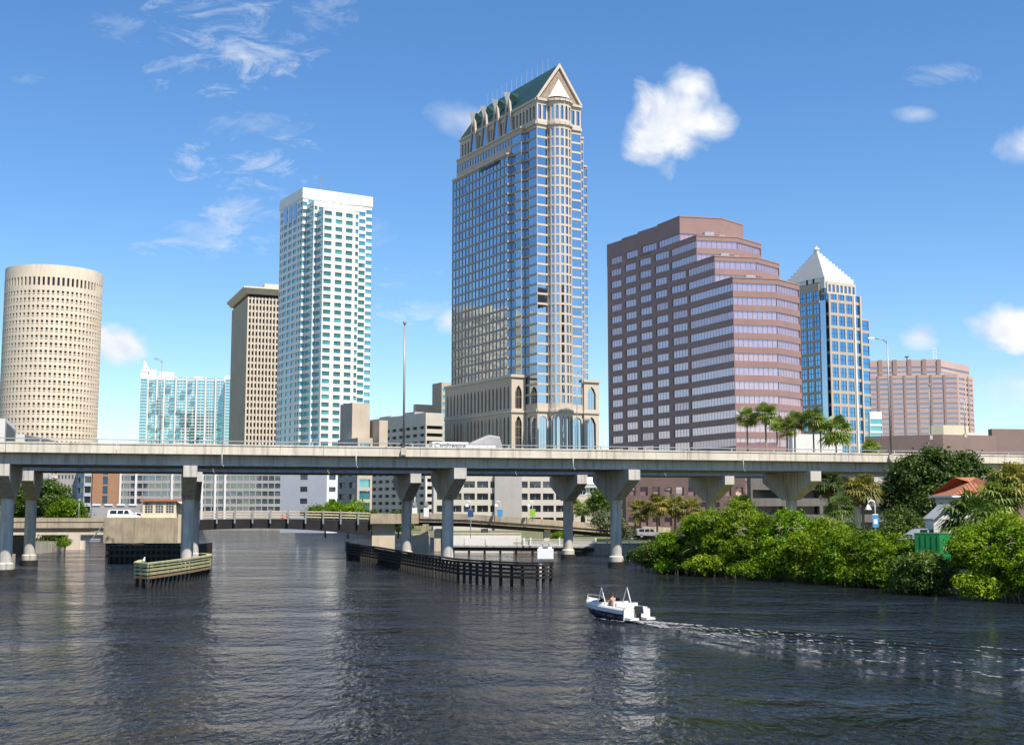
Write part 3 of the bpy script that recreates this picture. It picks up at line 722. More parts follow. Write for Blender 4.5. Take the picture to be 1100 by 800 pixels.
fender('timber_fender', 'curved timber fender wall with sunlit yellow green planks around the left channel pier', [(-39.8, 133), (-38.6, 127.2), (-36.7, 125.2), (-36.1, 131), (-35.6, 139), (-35.5, 146), (-36.4, 150), (-38.2, 153)], 1.25, 2.3, 4, 'timber_dark', ['timber_brown', 'timber_green', 'timber_green', 'timber_green'], 1, .62)
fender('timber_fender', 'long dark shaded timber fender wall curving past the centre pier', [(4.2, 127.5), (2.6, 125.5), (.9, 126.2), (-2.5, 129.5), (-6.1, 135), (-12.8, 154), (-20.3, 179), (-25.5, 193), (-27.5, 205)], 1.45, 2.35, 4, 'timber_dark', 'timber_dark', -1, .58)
# plants and planks on the left fender's rear, gull on a post
GP = V2(-37.4, 126.2)
GL = thing('gull', 'white gull perched on the end post of the left timber fender', 'bird', (GP.x, GP.y, 2.46))
m = M(); m.lathe(GP.x, GP.y, [(.02, 2.52), (.10, 2.58), (.14, 2.70), (.11, 2.82), (.05, 2.88)], 10); m.lathe(GP.x + .07, GP.y - .05, [(.02, 2.84), (.075, 2.9), (.075, 2.97), (.02, 3.03)], 10)
m.hull([(GP.x - .22, GP.y + .05, 2.56), (GP.x - .08, GP.y - .02, 2.56), (GP.x - .02, GP.y + .08, 2.58), (GP.x - .2, GP.y + .12, 2.56), (GP.x - .2, GP.y + .06, 2.60), (GP.x - .05, GP.y, 2.74), (GP.x, GP.y + .08, 2.74), (GP.x - .18, GP.y + .1, 2.60)])
build('body', m, 'white_paint', GL, True)
m = M(); m.tube([(GP.x + .13, GP.y - .09, 2.93), (GP.x + .22, GP.y - .15, 2.91)], .018, 6, .006); build('beak', m, 'logo_pale', GL)
for dx in (-.04, .04): m = M(); m.tube([(GP.x + dx, GP.y, 2.46), (GP.x + dx, GP.y, 2.6)], .012, 5); build('leg', m, 'logo_pale', GL)
# white channel board on two piles
cp_ = water_at(586, 622); CS = thing('channel_board', 'blank white channel board on two white piles at the right fender end', 'channel sign', (cp_.x, cp_.y, 0))
z0, z1 = zof(600, cp_.y), zof(589, cp_.y)
m = M(); m.box(cp_.x - .9, cp_.x + .9, cp_.y - .12, cp_.y + .12, z0, z1); build('board', m, 'white_paint', CS)
for dx in (-.55, .5): m = M(); m.lathe(cp_.x + dx, cp_.y + .36, [(.24, -2), (.22, z1 + .2)], 10); build('pile', m, 'white_wall', CS, True)
for dx in (-.3, .45): m = M(); m.lathe(cp_.x + dx, cp_.y + .3, [(.1, z1 + .2), (.1, z1 + .55), (.03, z1 + .7)], 8); build('beacon', m, 'galv', CS)

# ------------------------------------------------------------------ the skyline
# round cream tower, far left
def round_tower():
    D = 600.0; r = 103 / 2 / F * D * 1.01; c = at(54.5, D + r * .97, 400); zt = zof(284, D)
    B = Bld('round_tower', 'cream cylindrical office tower with rows of small square windows at far left', 'tower', (c.x, c.y, GZ))
    n = 64; P = [c + V2(math.cos(2 * math.pi * k / n), math.sin(2 * math.pi * k / n)) * r for k in range(n)]
    w = (P[1] - P[0]).length; zw = []; z = 8.0; pitch = 3.72; top = zt - 11.5
    while z + pitch < top: zw += [(z + .62, z + 1.02), (z + 1.5, z + 2.75)]; z += pitch
    zw += [(zt - 10.4, zt - 6.2)]
    for k in range(n): B.wall(P[k], P[(k + 1) % n], GZ, zt, [(w * .25, w * .75)], zw, .6, 'cream', 'glass_hole')
    B.cap(P, zt - .8, 'roofgrey')
    rim = B.m('rim', 'cream')
    q = [c + V2(math.cos(2 * math.pi * k / n), math.sin(2 * math.pi * k / n)) * (r - .6) for k in range(n)]
    for k in range(n):
        j = (k + 1) % n; rim.quad((*P[k], zt), (*P[j], zt), (*q[j], zt), (*q[k], zt)); rim.quad((*q[k], zt), (*q[j], zt), (*q[j], zt - .8), (*q[k], zt - .8))
    B.done()
round_tower()

# teal glass flats
def condo():
    D = 1100.0; a, b = frame(10); C = at(158.5, D, 440); zt = zof(405, D); L = along(C, a, 241, 440); dep = 30
    B = Bld('condo_tower', 'teal glass block of flats with white vertical strips, seen far between round and ribbed towers', 'apartment tower', (C.x, C.y, GZ))
    pitch = 3.1 / F * D * 1.05; nf = int((zt - 14.5) / pitch); zw = floors(14, pitch, nf, .35, pitch - .55)
    cols = [.0, 9.5, 17, 29, 41, 52, 62, L / 1.0]
    edges = [0, .115, .21, .36, .50, .63, .75, .88, 1.0]; E = [e * L for e in edges]
    nbal = 0
    for i in range(8):
        u0, u1 = E[i], E[i + 1]; o = 1.2 if i % 2 else 0
        ztt = zt + (8 if i == 0 else 0)
        p0, p1 = C + a * (u0 + .9) - b * o, C + a * (u1 - .9) - b * o
        B.wall(p0, p1, GZ, ztt - 1, [(0.15, (p1 - p0).length - .15)], zw, .25, 'white_clad', 'glass_condo', 2.6, .35, 'white_clad')
        m = B.m('fin', 'white_clad'); m.obox(C, a, b, u0 - .6, u0 + .6, -1.6, .8, GZ, ztt + .5)
        for k in range(nf):                        # balcony slabs
            if random.random() < .5 and nbal < 98 and k > 9:
                nbal += 1; z = 14 + k * pitch; s0 = u0 + (u1 - u0) * (.15 if (i + k // 5) % 2 else .5); B.m(f'balcony#{nbal}', 'white_clad').obox(C, a, b, s0, s0 + (u1 - u0) * .42, -3.0 - o, -o - .01, z, z + .35)
                B.m(f'balcony#{nbal}>balcony_rail#{nbal}', 'glass_condo').obox(C, a, b, s0, s0 + (u1 - u0) * .42, -3.02 - o, -2.95 - o, z + .36, z + 1.4)
    m = B.m('fin', 'white_clad'); m.obox(C, a, b, L - .85, L + .85, -1.6, .8, GZ, zt + .5)
    PL = C + b * dep; PR = C + a * L
    B.wall(PR, PR + b * dep, GZ, zt, (), (), wm='white_clad'); B.wall(PR + b * dep, PL, GZ, zt, wm='white_clad'); B.wall(PL, C, GZ, zt, [(1, dep - 1)], zw, .3, 'white_clad', 'glass_condo', 3)
    B.cap([PL, C, PR, PR + b * dep], zt - .6, 'roofgrey')
    B.m('plant_room', 'white_clad').obox(C, a, b, L * .12, L * .32, 6, 18, zt - .5, zt + 5.5); B.m('plant_room', 'white_clad').obox(C, a, b, L * .58, L * .70, 6, 18, zt - .5, zt + 2)
    # left end wing with a pointed crown, and darker right wing
    Q = at(150, D - 8, 430); w = along(Q, a, 158, 430); zq = zof(398, D)
    B.wall(Q, Q + a * w, GZ, zq - 2, [(.3, w - .3)], zw, .3, 'white_clad', 'glass_condo', 2); B.wall(Q + b * 20, Q, GZ, zq - 2, wm='white_clad'); B.wall(Q + a * w, Q + a * w + b * 9, GZ, zq - 2, wm='white_clad')
    B.m('crown', 'white_clad').hull([(*(Q - b * .2 + a * (w * .2)), zq - 1.9), (*(Q + a * (w * 1.1) - b * .2), zq - 1.9), (*(Q + a * (w * 1.1) + b * 6), zq - 1.9), (*(Q + a * (w * .2) + b * 6), zq - 1.9), (*(Q + a * (w * .45)), zof(388, D)), (*(Q + a * (w * .7)), zof(390, D)), (*(Q + a * (w * .7) + b * 4), zof(390, D)), (*(Q + a * (w * .45) + b * 4), zof(388, D))])
    Q = at(241.5, D - 2, 430); w = along(Q, a, 252, 430); zq = zof(404, D)
    B.wall(Q, Q + a * w, GZ, zq, [(.3, w - .3)], zw, .3, 'white_clad', 'glass_condo', 2); B.wall(Q + b * 20, Q, GZ, zq, wm='white_clad')
    B.done(70)
condo()

# ribbed tan bank tower with flared cornice
def ribbed():
    D = 700.0; a, b = frame(22); C = at(265, D, 400); zt = zof(319, D); L = along(C, a, 306, 400); T = along(C, b, 248.5, 400)
    B = Bld('ribbed_tower', 'tan tower of close vertical ribs under a flared cornice, left of the white tower', 'tower', (C.x, C.y, GZ))
    pitch = 3.75; nf = int((zt - 8) / pitch); zw = floors(8, pitch, nf, .8, 2.5)
    B.wall(C, C + a * L, GZ, zt, bays(L, 11, .46), zw, .8, 'tan_rib', 'glass_hole')
    m = B.m('rib', 'tan_rib'); k = 12
    for i in range(k): u = L * i / 11; m.obox(C, a, b, u - .42, u + .42, -.55, -.003, GZ, zt)
    B.wall(C + b * T, C, GZ, zt, wm='tan_rib')
    for i in range(14): u = T * (i + .5) / 14; m.obox(C, a, b, -.8, -.003, u - .55, u + .55, GZ, zt)
    B.wall(C + a * L, C + a * L + b * T, GZ, zt, wm='tan_rib'); B.wall(C + a * L + b * T, C + b * T, GZ, zt, wm='tan_rib')
    m = B.m('neck', 'dark_inside'); m.obox(C, a, b, .4, L - .4, .4, T - .4, zt, zt + 1.8)
    def ring(e, z): return [(*(C + a * s + b * t_), z) for s, t_ in ((-e, -e), (L + e, -e), (L + e, T + e), (-e, T + e))]
    m = B.m('cornice', 'tan_rib'); m.loop([ring(1.0, zt + 1.8), ring(3.4, zof(310, D)), ring(3.2, zof(308.5, D))])
    m = B.m('plant_room', 'tan_rib'); m.obox(C, a, b, L * .45, L * .95, 4, 14, zof(308.4, D), zof(304, D) + 1)
    B.done()
ribbed()

# nested towers: three boxes standing one in another so the corners step
def nested_pts(O, a, b):
    return lambda s, t_: O + a * s + b * t_
def white_tower():
    D = 575.0; a, b = frame(31)
    C = at(322, D, 400)                             # front end of the left face
    T1_ = along(C, b, 297.5, 400)
    x1 = along(C, a, 326.5, 400); P = C + a * x1; y1 = along(P, -b, 334, 400); P = P - b * y1
    x2 = along(P, a, 338, 400); P = P + a * x2; y2 = along(P, -b, 344.5, 400); O = P - b * y2
    Wd = along(O, a, 383.5, 400); d1, d2 = x1 + x2, x2; e2, e1 = y2, y1 + y2
    T = T1_ + 2 * e1; L = nested_pts(O, a, b)
    r2 = along(L(Wd, e2), a, 391, 400); r1 = r2 + along(L(Wd + r2, e1), a, 397.3, 400)
    z3, z2, z1 = zof(224, D - 10), zof(216.5, D - 5), zof(212, D)
    ztop = zof(201.5, D)
    B = Bld('white_tower', 'white tower with teal window bands and stepped corners, second tallest', 'tower', (O.x, O.y, GZ))
    pitch = 3.6; zb = 10; nf = int((z1 - zb) / pitch); zw = floors(zb, pitch, nf, .9, 2.05)
    f = lambda p0, p1, zt, uw, **k: B.wall(p0, p1, GZ, zt, uw, [q for q in zw if q[1] < zt - .8], .35, 'white_clad', 'glass_teal', **k)
    full = lambda A, Bq: [(.02, (Bq - A).length - .02)]
    # left face: corner slots and five window groups
    A0, A1 = L(-d1, T - e1), L(-d1, e1); LL = (A1 - A0).length
    lw = []
    for u0, u1 in ((.02, .07), (.10, .145), (.185, .34), (.39, .545), (.595, .75), (.80, .86), (.90, .985)): lw.append((u0 * LL, u1 * LL))
    f(A0, A1, ztop - 5.0, lw)
    f(L(-d1, e1), L(-d2, e1), ztop - 5, full(L(-d1, e1), L(-d2, e1))); f(L(-d2, e1), L(-d2, e2), z2, full(L(-d2, e1), L(-d2, e2)))
    f(L(-d2, e2), L(0, e2), z2, full(L(-d2, e2), L(0, e2))); f(L(0, e2), L(0, 0), z3, full(L(0, e2), L(0, 0)))
    fw = [(.03, .235), (.34, .53), (.63, .82), (.90, .998)]
    f(L(0, 0), L(Wd, 0), z3, [(u * Wd, v * Wd) for u, v in fw])
    f(L(Wd, 0), L(Wd, e2), z3, full(L(Wd, 0), L(Wd, e2))); f(L(Wd, e2), L(Wd + r2, e2), z2, full(L(Wd, e2), L(Wd + r2, e2)))
    f(L(Wd + r2, e2), L(Wd + r2, e1), z2, full(L(0, e2), L(0, e1))); f(L(Wd + r2, e1), L(Wd + r1, e1), ztop - 5, full(L(0, 0), L(r1 - r2, 0)))
    f(L(Wd + r1, e1), L(Wd + r1, T - e1), ztop - 5, lw)
    B.wall(L(Wd + r1, T - e1), L(-d1, T - e1), GZ, ztop, wm='white_clad')
    # upper floors set back above the projecting bays
    Wf = Wd + r2 + d2
    for p0, p1, za in ((L(-d2, e1), L(Wd + r2, e1), z2),): B.wall(p0, p1, za - 1, ztop - 5, [(q * Wf, r * Wf) for q, r in ((.02, .38), (.46, .54), (.60, .68), (.74, .98))], [(za + .9, za + 2.6), (za + 3.6, za + 5.0)], .3, 'white_clad', 'glass_teal')
    B.wall(L(0, e2), L(Wd, e2), z3 - 1, z2, [(q * Wd, r * Wd) for q, r in ((.03, .3), (.4, .5), (.58, .68), (.76, .97))], [(z3 + .6, z3 + 2.2)], .3, 'white_clad', 'glass_teal')
    B.cap([L(0, 0), L(Wd, 0), L(Wd, e2), L(0, e2)], z3, 'white_clad'); B.cap([L(-d2, e2), L(Wd + r2, e2), L(Wd + r2, e1), L(-d2, e1)], z2, 'white_clad')
    # tall top windows on the left, and the parapet
    m = B.m('parapet', 'white_clad'); m.obox(O, a, b, -d1 - .35, Wd + r1 + .35, e1 - .35, T - e1 + .35, ztop - 4.999, ztop)
    for u0, u1 in ((.19, .33), (.40, .54), (.61, .75)):
        A = A0 + (A1 - A0) * u0; Bq = A0 + (A1 - A0) * u1; nn = V2(*( -a)) * .12
        q = [(*(A + nn), ztop - 13.5), (*(Bq + nn), ztop - 13.5), (*(Bq + nn), ztop - 5.6), (*(A + nn), ztop - 5.6)]; B.panes.append((q, 'glass_blue'))
    m = B.m('antenna', 'lamp_metal')
    for s, t_, h in ((Wd * .35, e1 + 4, 8), (Wd * .36, e1 + 9, 5), (Wd * .8, e1 + 5, 6), (2, e1 + 20, 4)): q = L(s, t_); m.tube([(q.x, q.y, ztop), (q.x, q.y, ztop + h)], .16, 6)
    B.done()
white_tower()

# the tall gabled tower
def gabled_tower():
    D = 470.0; a, b = frame(30); C = at(545, D, 300); T1_ = along(C, b, 485.5, 300)
    x1 = along(C, a, 549, 300); P = C + a * x1; y1 = along(P, -b, 560, 300); P = P - b * y1
    x2 = along(P, a, 564, 300); P = P + a * x2; y2 = along(P, -b, 577, 300); O = P - b * y2
    Wd = along(O, a, 625, 300); d1, d2 = x1 + x2, x2; e2, e1 = y2, y1 + y2; L = nested_pts(O, a, b); r2 = along(L(Wd, e2), a, 627.6, 300); r1 = r2 + along(L(Wd + r2, e1), a, 631, 300); TA = e1 + T1_; TB = along(L(-d2, 0), b, 490.3, 250); T = along(L(0, 0), b, 494.2, 170)
    Yf = O.y
    z1, z2, zc, ze, zr = zof(166, C.y), zof(138.5, C.y - 5), zof(133, Yf), zof(107.5, Yf), zof(69.5, Yf + Wd * .25)
    B = Bld('gabled_tower', 'tallest tower, blue glass with tan bands and a green gabled roof', 'skyscraper', (O.x, O.y, GZ))
    zb = 46.0; pitch = 3.8; nf = int((zc - zb) / pitch); zw = floors(zb, pitch, nf, .85, 3.0)
    full = lambda A, Bq, e=.02: [(e, (Bq - A).length - e)]
    def f(p0, p1, zt, uw, za=zb, **k): B.wall(p0, p1, za, zt, uw, [q for q in zw if q[1] < zt - .4 and q[0] > za], k.pop('dep', .22), k.pop('wm', 'tan_granite'), k.pop('gm', 'glass_blue'), **k)
    for (p0, p1, zt, mul) in ((L(-d1, TA), L(-d1, e1), z1, 1), (L(Wd + r1, e1), L(Wd + r1, TA), z1, 1)):
        LL = (p1 - p0).length
        f(p0, p1, zt, bays(LL, 16, .93, .12), wm='frame_shaded')
    # stepped corners, both sides
    for p0, p1, zt in ((L(-d1, e1), L(-d2, e1), z1), (L(-d2, e1), L(-d2, e2), z2), (L(-d2, e2), L(0, e2), z2), (L(0, e2), L(0, 0), zc), (L(Wd, 0), L(Wd, e2), zc),
                       (L(Wd, e2), L(Wd + r2, e2), z2), (L(Wd + r2, e2), L(Wd + r2, e1), z2), (L(Wd + r2, e1), L(Wd + r1, e1), z1)):
        f(p0, p1, zt, full(p0, p1), mull=1.5, mw=.05, mm='frame_shaded', wm='tan_granite')
    B.wall(L(Wd + r1, TA), L(-d1, TA), zb, z1, wm='tan_granite'); B.wall(L(Wd + r2, TB), L(-d2, TB), z1 - 1, z2, wm='tan_granite'); B.wall(L(Wd, T), L(0, T), z2 - 1, ze, wm='tan_granite')
    # two further storeys set back over the left and right faces, then the arcade storey
    for p0, p1 in ((L(-d2, TB), L(-d2, e1)), (L(Wd + r2, e1), L(Wd + r2, TB))):
        LL = (p1 - p0).length; B.wall(p0, p1, z1 - .5, z2, bays(LL, 20, .78, .2), [q for q in zw if q[0] > z1 + .2 and q[1] < z2 - .3], .22, 'tan_granite', 'glass_blue')
    # front with the half-round bay
    c0, c1 = Wd * .235, Wd * .75; rad = (c1 - c0) / 2; cc = (c0 + c1) / 2
    bay = [(cc - rad * math.cos(math.pi * k / 8), -rad * .8 * math.sin(math.pi * k / 8)) for k in range(9)]
    p0, p1 = L(0, 0), L(c0, 0); f(p0, p1, zc, full(p0, p1, .05), wm='tan_light'); p0, p1 = L(c1, 0), L(Wd, 0); f(p0, p1, zc, full(p0, p1, .05), wm='tan_light')
    for (s0, t0), (s1, t1) in zip(bay[:-1], bay[1:]):
        p0, p1 = L(s0, t0), L(s1, t1); w = (p1 - p0).length; f(p0, p1, zc, [(w * .2, w * .8)], wm='tan_light', dep=.35)
        B.wall(p0, p1, zc + 1.2, ze, [(w * .2, w * .8)], [(zc + 2.2, ze - 1.5)], .4, 'tan_light', 'glass_blue', arch=1.0)
    B.cap([L(s, t_) for s, t_ in bay], ze, 'tan_light')
    nonlocal_n = [0]
    def molding(z, h, ov, pts): # projecting string course round an open run of plan points
        nonlocal_n[0] += 1; m = B.m(f'cornice#{nonlocal_n[0]}', 'tan_light')
        for (sA, tA), (sB, tB) in zip(pts[:-1], pts[1:]):
            A, Bq = L(sA, tA), L(sB, tB); d = (Bq - A).normalized(); nn = V2(d.y, -d.x) * ov; A2, B2 = A - d * .0, Bq + d * .0
            m.hull([(*(A2 + nn), z), (*(B2 + nn), z), (*B2, z), (*A2, z), (*(A2 + nn), z + h), (*(B2 + nn), z + h), (*B2, z + h), (*A2, z + h)])
    fr = [(0, e2), (0, 0), (c0, 0)] + bay + [(c1, 0), (Wd, 0), (Wd, e2)]
    for p0, p1 in ((L(0, T), L(0, 0)), (L(Wd, 0), L(Wd, T))):
        LL = (p1 - p0).length; B.wall(p0, p1, zc + 1.2 if 1 else zc, ze, bays(LL, 24, .55, 1), [(zc + 2.4, ze - 1.6)], .5, 'tan_light', 'glass_blue', arch=.8)
    for p0, p1 in ((L(0, 0), L(c0, 0)), (L(c1, 0), L(Wd, 0))):
        w = (p1 - p0).length; B.wall(p0, p1, zc + 1.2, ze, bays(w, 2, .62, .2), [(zc + 2.2, ze - 1.5)], .4, 'tan_light', 'glass_blue')
    molding(zc, 1.195, .55, fr); molding(ze, .9, .7, [(0, T)] + fr[1:-1] + [(Wd, T)])
    molding(z2, .7, .4, [(-d2, TB), (-d2, e2), (0, e2)]); molding(z1, .7, .4, [(-d1, TA), (-d1, e1), (-d2, e1)])
    molding(z1, .7, .4, [(Wd + r2, e1), (Wd + r1, e1)]); molding(z2, .7, .4, [(Wd, e2), (Wd + r2, e2)])
    B.wall(L(0, T), L(0, e2), z2 - 1, zc + 1.2, wm='tan_granite'); B.wall(L(Wd, e2), L(Wd, T), z2 - 1, zc + 1.2, wm='tan_granite'); B.wall(L(0, e2), L(0, 0), zc, zc + 1.2, wm='tan_granite'); B.wall(L(Wd, 0), L(Wd, e2), zc, zc + 1.2, wm='tan_granite'); B.wall(L(0, 0), L(c0, 0), zc, zc + 1.2, wm='tan_light'); B.wall(L(c1, 0), L(Wd, 0), zc, zc + 1.2, wm='tan_light')
    for q, z in (([(-d1, e1), (-d2, e1), (-d2, TA), (-d1, TA)], z1), ([(-d2, e2), (0, e2), (0, TB), (-d2, TB)], z2), ([(Wd + r2, e1), (Wd + r1, e1), (Wd + r1, TA), (Wd + r2, TA)], z1), ([(Wd, e2), (Wd + r2, e2), (Wd + r2, TB), (Wd, TB)], z2)):
        B.cap([L(*p) for p in q], z + .3, 'roofgrey')
    # steep green roof with gables
    er = ze + .9; rid = .5 * Wd
    m = B.m('roof', 'copper_roof'); o = .45
    E0, E1, E2, E3 = L(-o, -.2), L(Wd + o, -.2), L(Wd + o, T + .2), L(-o, T + .2); R0, R1 = L(rid, -.2), L(rid, T + .2)
    m.quad((*E3, er), (*E0, er), (*R0, zr), (*R1, zr)); m.quad((*E1, er), (*E2, er), (*R1, zr), (*R0, zr))
    m = B.m('gable', 'gable_stone'); m.quad((*L(0, 0), er), (*L(Wd, 0), er), (*L(rid, 0), zr - .9)); m = B.m('gable#back', 'gable_stone'); m.quad((*L(Wd, T), er), (*L(0, T), er), (*L(rid, T), zr - .9))
    for sg in (0, 1):
        s0 = -o if sg == 0 else Wd + o; s1_ = rid; wdt = 1.0 if sg == 0 else -1.0
        for tf, tb in ((-.75, .05), (T - .05, T + .75)):
            m = B.m(f'gable_rake#{sg}{tf > 0}', 'tan_light'); m.hull([(*L(s0, tf), er), (*L(s0 + wdt, tf), er), (*L(s0 + wdt, tb), er), (*L(s0, tb), er), (*L(s1_, tf), zr + .35), (*L(s1_, tf), zr - 1.4), (*L(s1_, tb), zr - 1.4), (*L(s1_, tb), zr + .35)])
    # white half-cone over the bay
    m = B.m('bay_cone', 'white_clad'); hc = (zr - er) * .60; apx = (*L(cc, -.05), er + hc)
    for (s0, t0), (s1, t1) in zip(bay[:-1], bay[1:]):
        m.quad((*L(cc + (s0 - cc) * .92, t0 * .92 - .06), er + .95), (*L(cc + (s1 - cc) * .92, t1 * .92 - .06), er + .95), apx)
    # tall pointed dormers along both eaves
    for k in range(4):
        tm = T * (.33 + .46 * k / 3)
        for sg in (0, 1):
            sf = -.25 if sg == 0 else Wd + .25; w2 = 3.6; zt_ = er + (zr - er) * .34
            fA, fB = L(sf, tm + w2), L(sf, tm - w2)
            if sg: fA, fB = L(sf, tm - w2), L(sf, tm + w2)
            mid = L(sf, tm); back = L(sf + (rid * .42 if sg == 0 else -rid * .42), tm)
            z0_ = zc + 1.3
            key = f'dormer#{k}{sg}'; m = B.m(key, 'tan_granite'); d = (fB - fA).normalized(); nn = V2(d.y, -d.x)
            hd = zt_ - 3.0
            def Q(al, out, z): q = mid + d * al + nn * out; return (q.x, q.y, z)
            # one frame: sill, two leaning legs and a cross head
            m.loop([[Q(-w2, o_, z0_), Q(-w2 + .9, o_, z0_), Q(-.55, o_, hd), Q(.55, o_, hd), Q(w2 - .9, o_, z0_), Q(w2, o_, z0_), Q(1.0, o_, zt_ + 1.2), Q(-1.0, o_, zt_ + 1.2)] for o_ in (.75, -.1)])
            B.panes.append(([Q(-w2 + .8, .3, z0_ + .1), Q(w2 - .8, .3, z0_ + .1), Q(.6, .3, hd), Q(-.6, .3, hd)], 'glass_blue'))
            m = B.m(key + f'>dormer_gable#{k}{sg}', 'white_clad'); tp, tl, tr_, bt_ = Q(0, 2.6, zt_ + 3.0), Q(-2.1, .5, zt_ + 2.4), Q(2.1, .5, zt_ + 2.4), Q(0, .78, zt_ - 2.6)
            m.quad(tl, bt_, tp); m.quad(bt_, tr_, tp)
            rf = B.m(key + f'>dormer_roof#{k}{sg}', 'copper_roof'); bk = (*back, zt_ + 3.2)
            rf.quad(tl, tp, bk); rf.quad(tp, tr_, bk); rf.quad(tl, bk, Q(-2.0, -3.0, zt_ + .6)); rf.quad(bk, tr_, Q(2.0, -3.0, zt_ + .6)); rf.quad(tl, Q(-2.0, -3.0, zt_ + .6), Q(-1.0, -.05, zt_ - 2)); rf.quad(tr_, Q(1.0, -.05, zt_ - 2), Q(2.0, -3.0, zt_ + .6))
    m = B.m('lightning_rod', 'galv')
    for k in range(13): q = L(rid, 8 + (T - 14) * k / 12); m.tube([(q.x, q.y, zr), (q.x, q.y, zr + 5.2)], .09, 5, .05)
    # stone base with tall pointed windows: corner pavilions and the bay
    zp, zm = zof(405, C.y - 8), zof(443, C.y - 8)
    lz = [(14, zm - 1.2), (zm + 1.6, zp - 3.0)]
    Pc = L(-d1 - 3.0, e1 - 1.0); k0 = along(Pc, -b, 549.5, 420); Pc = Pc - b * k0
    Lf = along(Pc, a, 564.5, 420); Lb = along(Pc, b, 478, 430)
    B.wall(Pc + b * Lb, Pc, GZ, zp, bays(Lb, 18, .5, 1.0), lz, .5, 'tan_granite', 'glass_blue', 1.2, .12, 'frame_tan', arch=2.2)
    B.wall(Pc, Pc + a * Lf, GZ, zp, bays(Lf, 1, .46), lz, .6, 'tan_light', 'glass_hole', 1.1, .12, 'frame_tan', arch=2.6, hmull=3.8)
    B.wall(Pc + a * Lf, Pc + a * Lf + b * 14, GZ, zp, wm='tan_light'); B.cap([Pc, Pc + a * Lf, Pc + a * Lf + b * Lb, Pc + b * Lb], zp - .5, 'roofgrey')
    m = B.m('base_cornice', 'tan_light')
    for z, h, ov in ((zp, 1.0, .55), (zm, .8, .4)):
        m.obox(Pc, a, b, -ov, Lf + ov, -ov, -.003, z, z + h); m.obox(Pc, a, b, -ov, -.003, -.002, Lb, z, z + h)
    # right pavilion
    zp2 = zof(411, O.y + 12); Pr = L(Wd + .8, -.8); k0 = along(Pr, a, 627.5, 430); Pr = Pr + a * k0; Lr = along(Pr, a, 643.5, 430)
    B.wall(Pr, Pr + a * Lr, GZ, zp2, bays(Lr, 1, .55), lz, .6, 'tan_light', 'glass_blue', 1.5, .15, 'frame_tan', arch=2.8); B.wall(Pr + a * Lr, Pr + a * Lr + b * 40, GZ, zp2, wm='tan_light'); B.wall(Pr + b * 10, Pr, GZ, zp2, wm='tan_light')
    B.cap([Pr, Pr + a * Lr, Pr + a * Lr + b * 40, Pr + b * 40], zp2 - .5, 'roofgrey')
    for z, h, ov in ((zp2, 1.0, .55), (zm, .8, .4)): m.obox(Pr, a, b, -ov, Lr + ov, -ov, -.003, z, z + h); m.obox(Pr, a, b, Lr + .003, Lr + ov, -.002, 30, z, z + h)
    # base storey of the stepped corners, front and bay
    low = [(14, zm - 1.5)]
    for p0, p1 in ((L(-d1, e1), L(-d2, e1)), (L(-d2, e1), L(-d2, e2)), (L(-d2, e2), L(0, e2)), (L(0, e2), L(0, 0)), (L(0, 0), L(c0, 0)), (L(c1, 0), L(Wd, 0)), (L(Wd, 0), L(Wd, e2)), (L(Wd, e2), L(Wd + r2, e2)), (L(Wd + r2, e2), L(Wd + r2, e1))):
        w = (p1 - p0).length; B.wall(p0, p1, GZ, zb, [(w * .12, w * .88)], low, .35, 'tan_light', 'glass_blue', 1.4, .12, 'frame_tan', arch=1.2)
    for (s0, t0), (s1, t1) in zip(bay[:-1], bay[1:]):
        p0, p1 = L(s0, t0), L(s1, t1); w = (p1 - p0).length; B.wall(p0, p1, GZ, zb, [(w * .2, w * .8)], low, .4, 'tan_light', 'glass_blue', 1.0, .1, 'frame_tan', arch=1.6)
    molding(zm, .9, .5, [(0, e2), (0, 0), (c0, 0)] + bay + [(c1, 0), (Wd, 0), (Wd, e2), (Wd + r2, e2)])
    # lettering band high on the left face
    sgn = B.m('lettering', 'sign_text'); zs = z1 - 1.4 - .3; base = L(-d1 - .06, e1)
    for k in range(9):
        u = 6.5 + k * 1.45; A = base + b * u
        sgn.obox(A, b, -a, 0, .9, 0, .12, zs - .2, zs + random.choice((1.0, .8, 1.2)))
    sgn = B.m('emblem', 'green_paint'); sgn.obox(base + b * 20.5, b, -a, 0, 2.0, 0, .12, zs - .3, zs + 1.4)
    B.done()
gabled_tower()

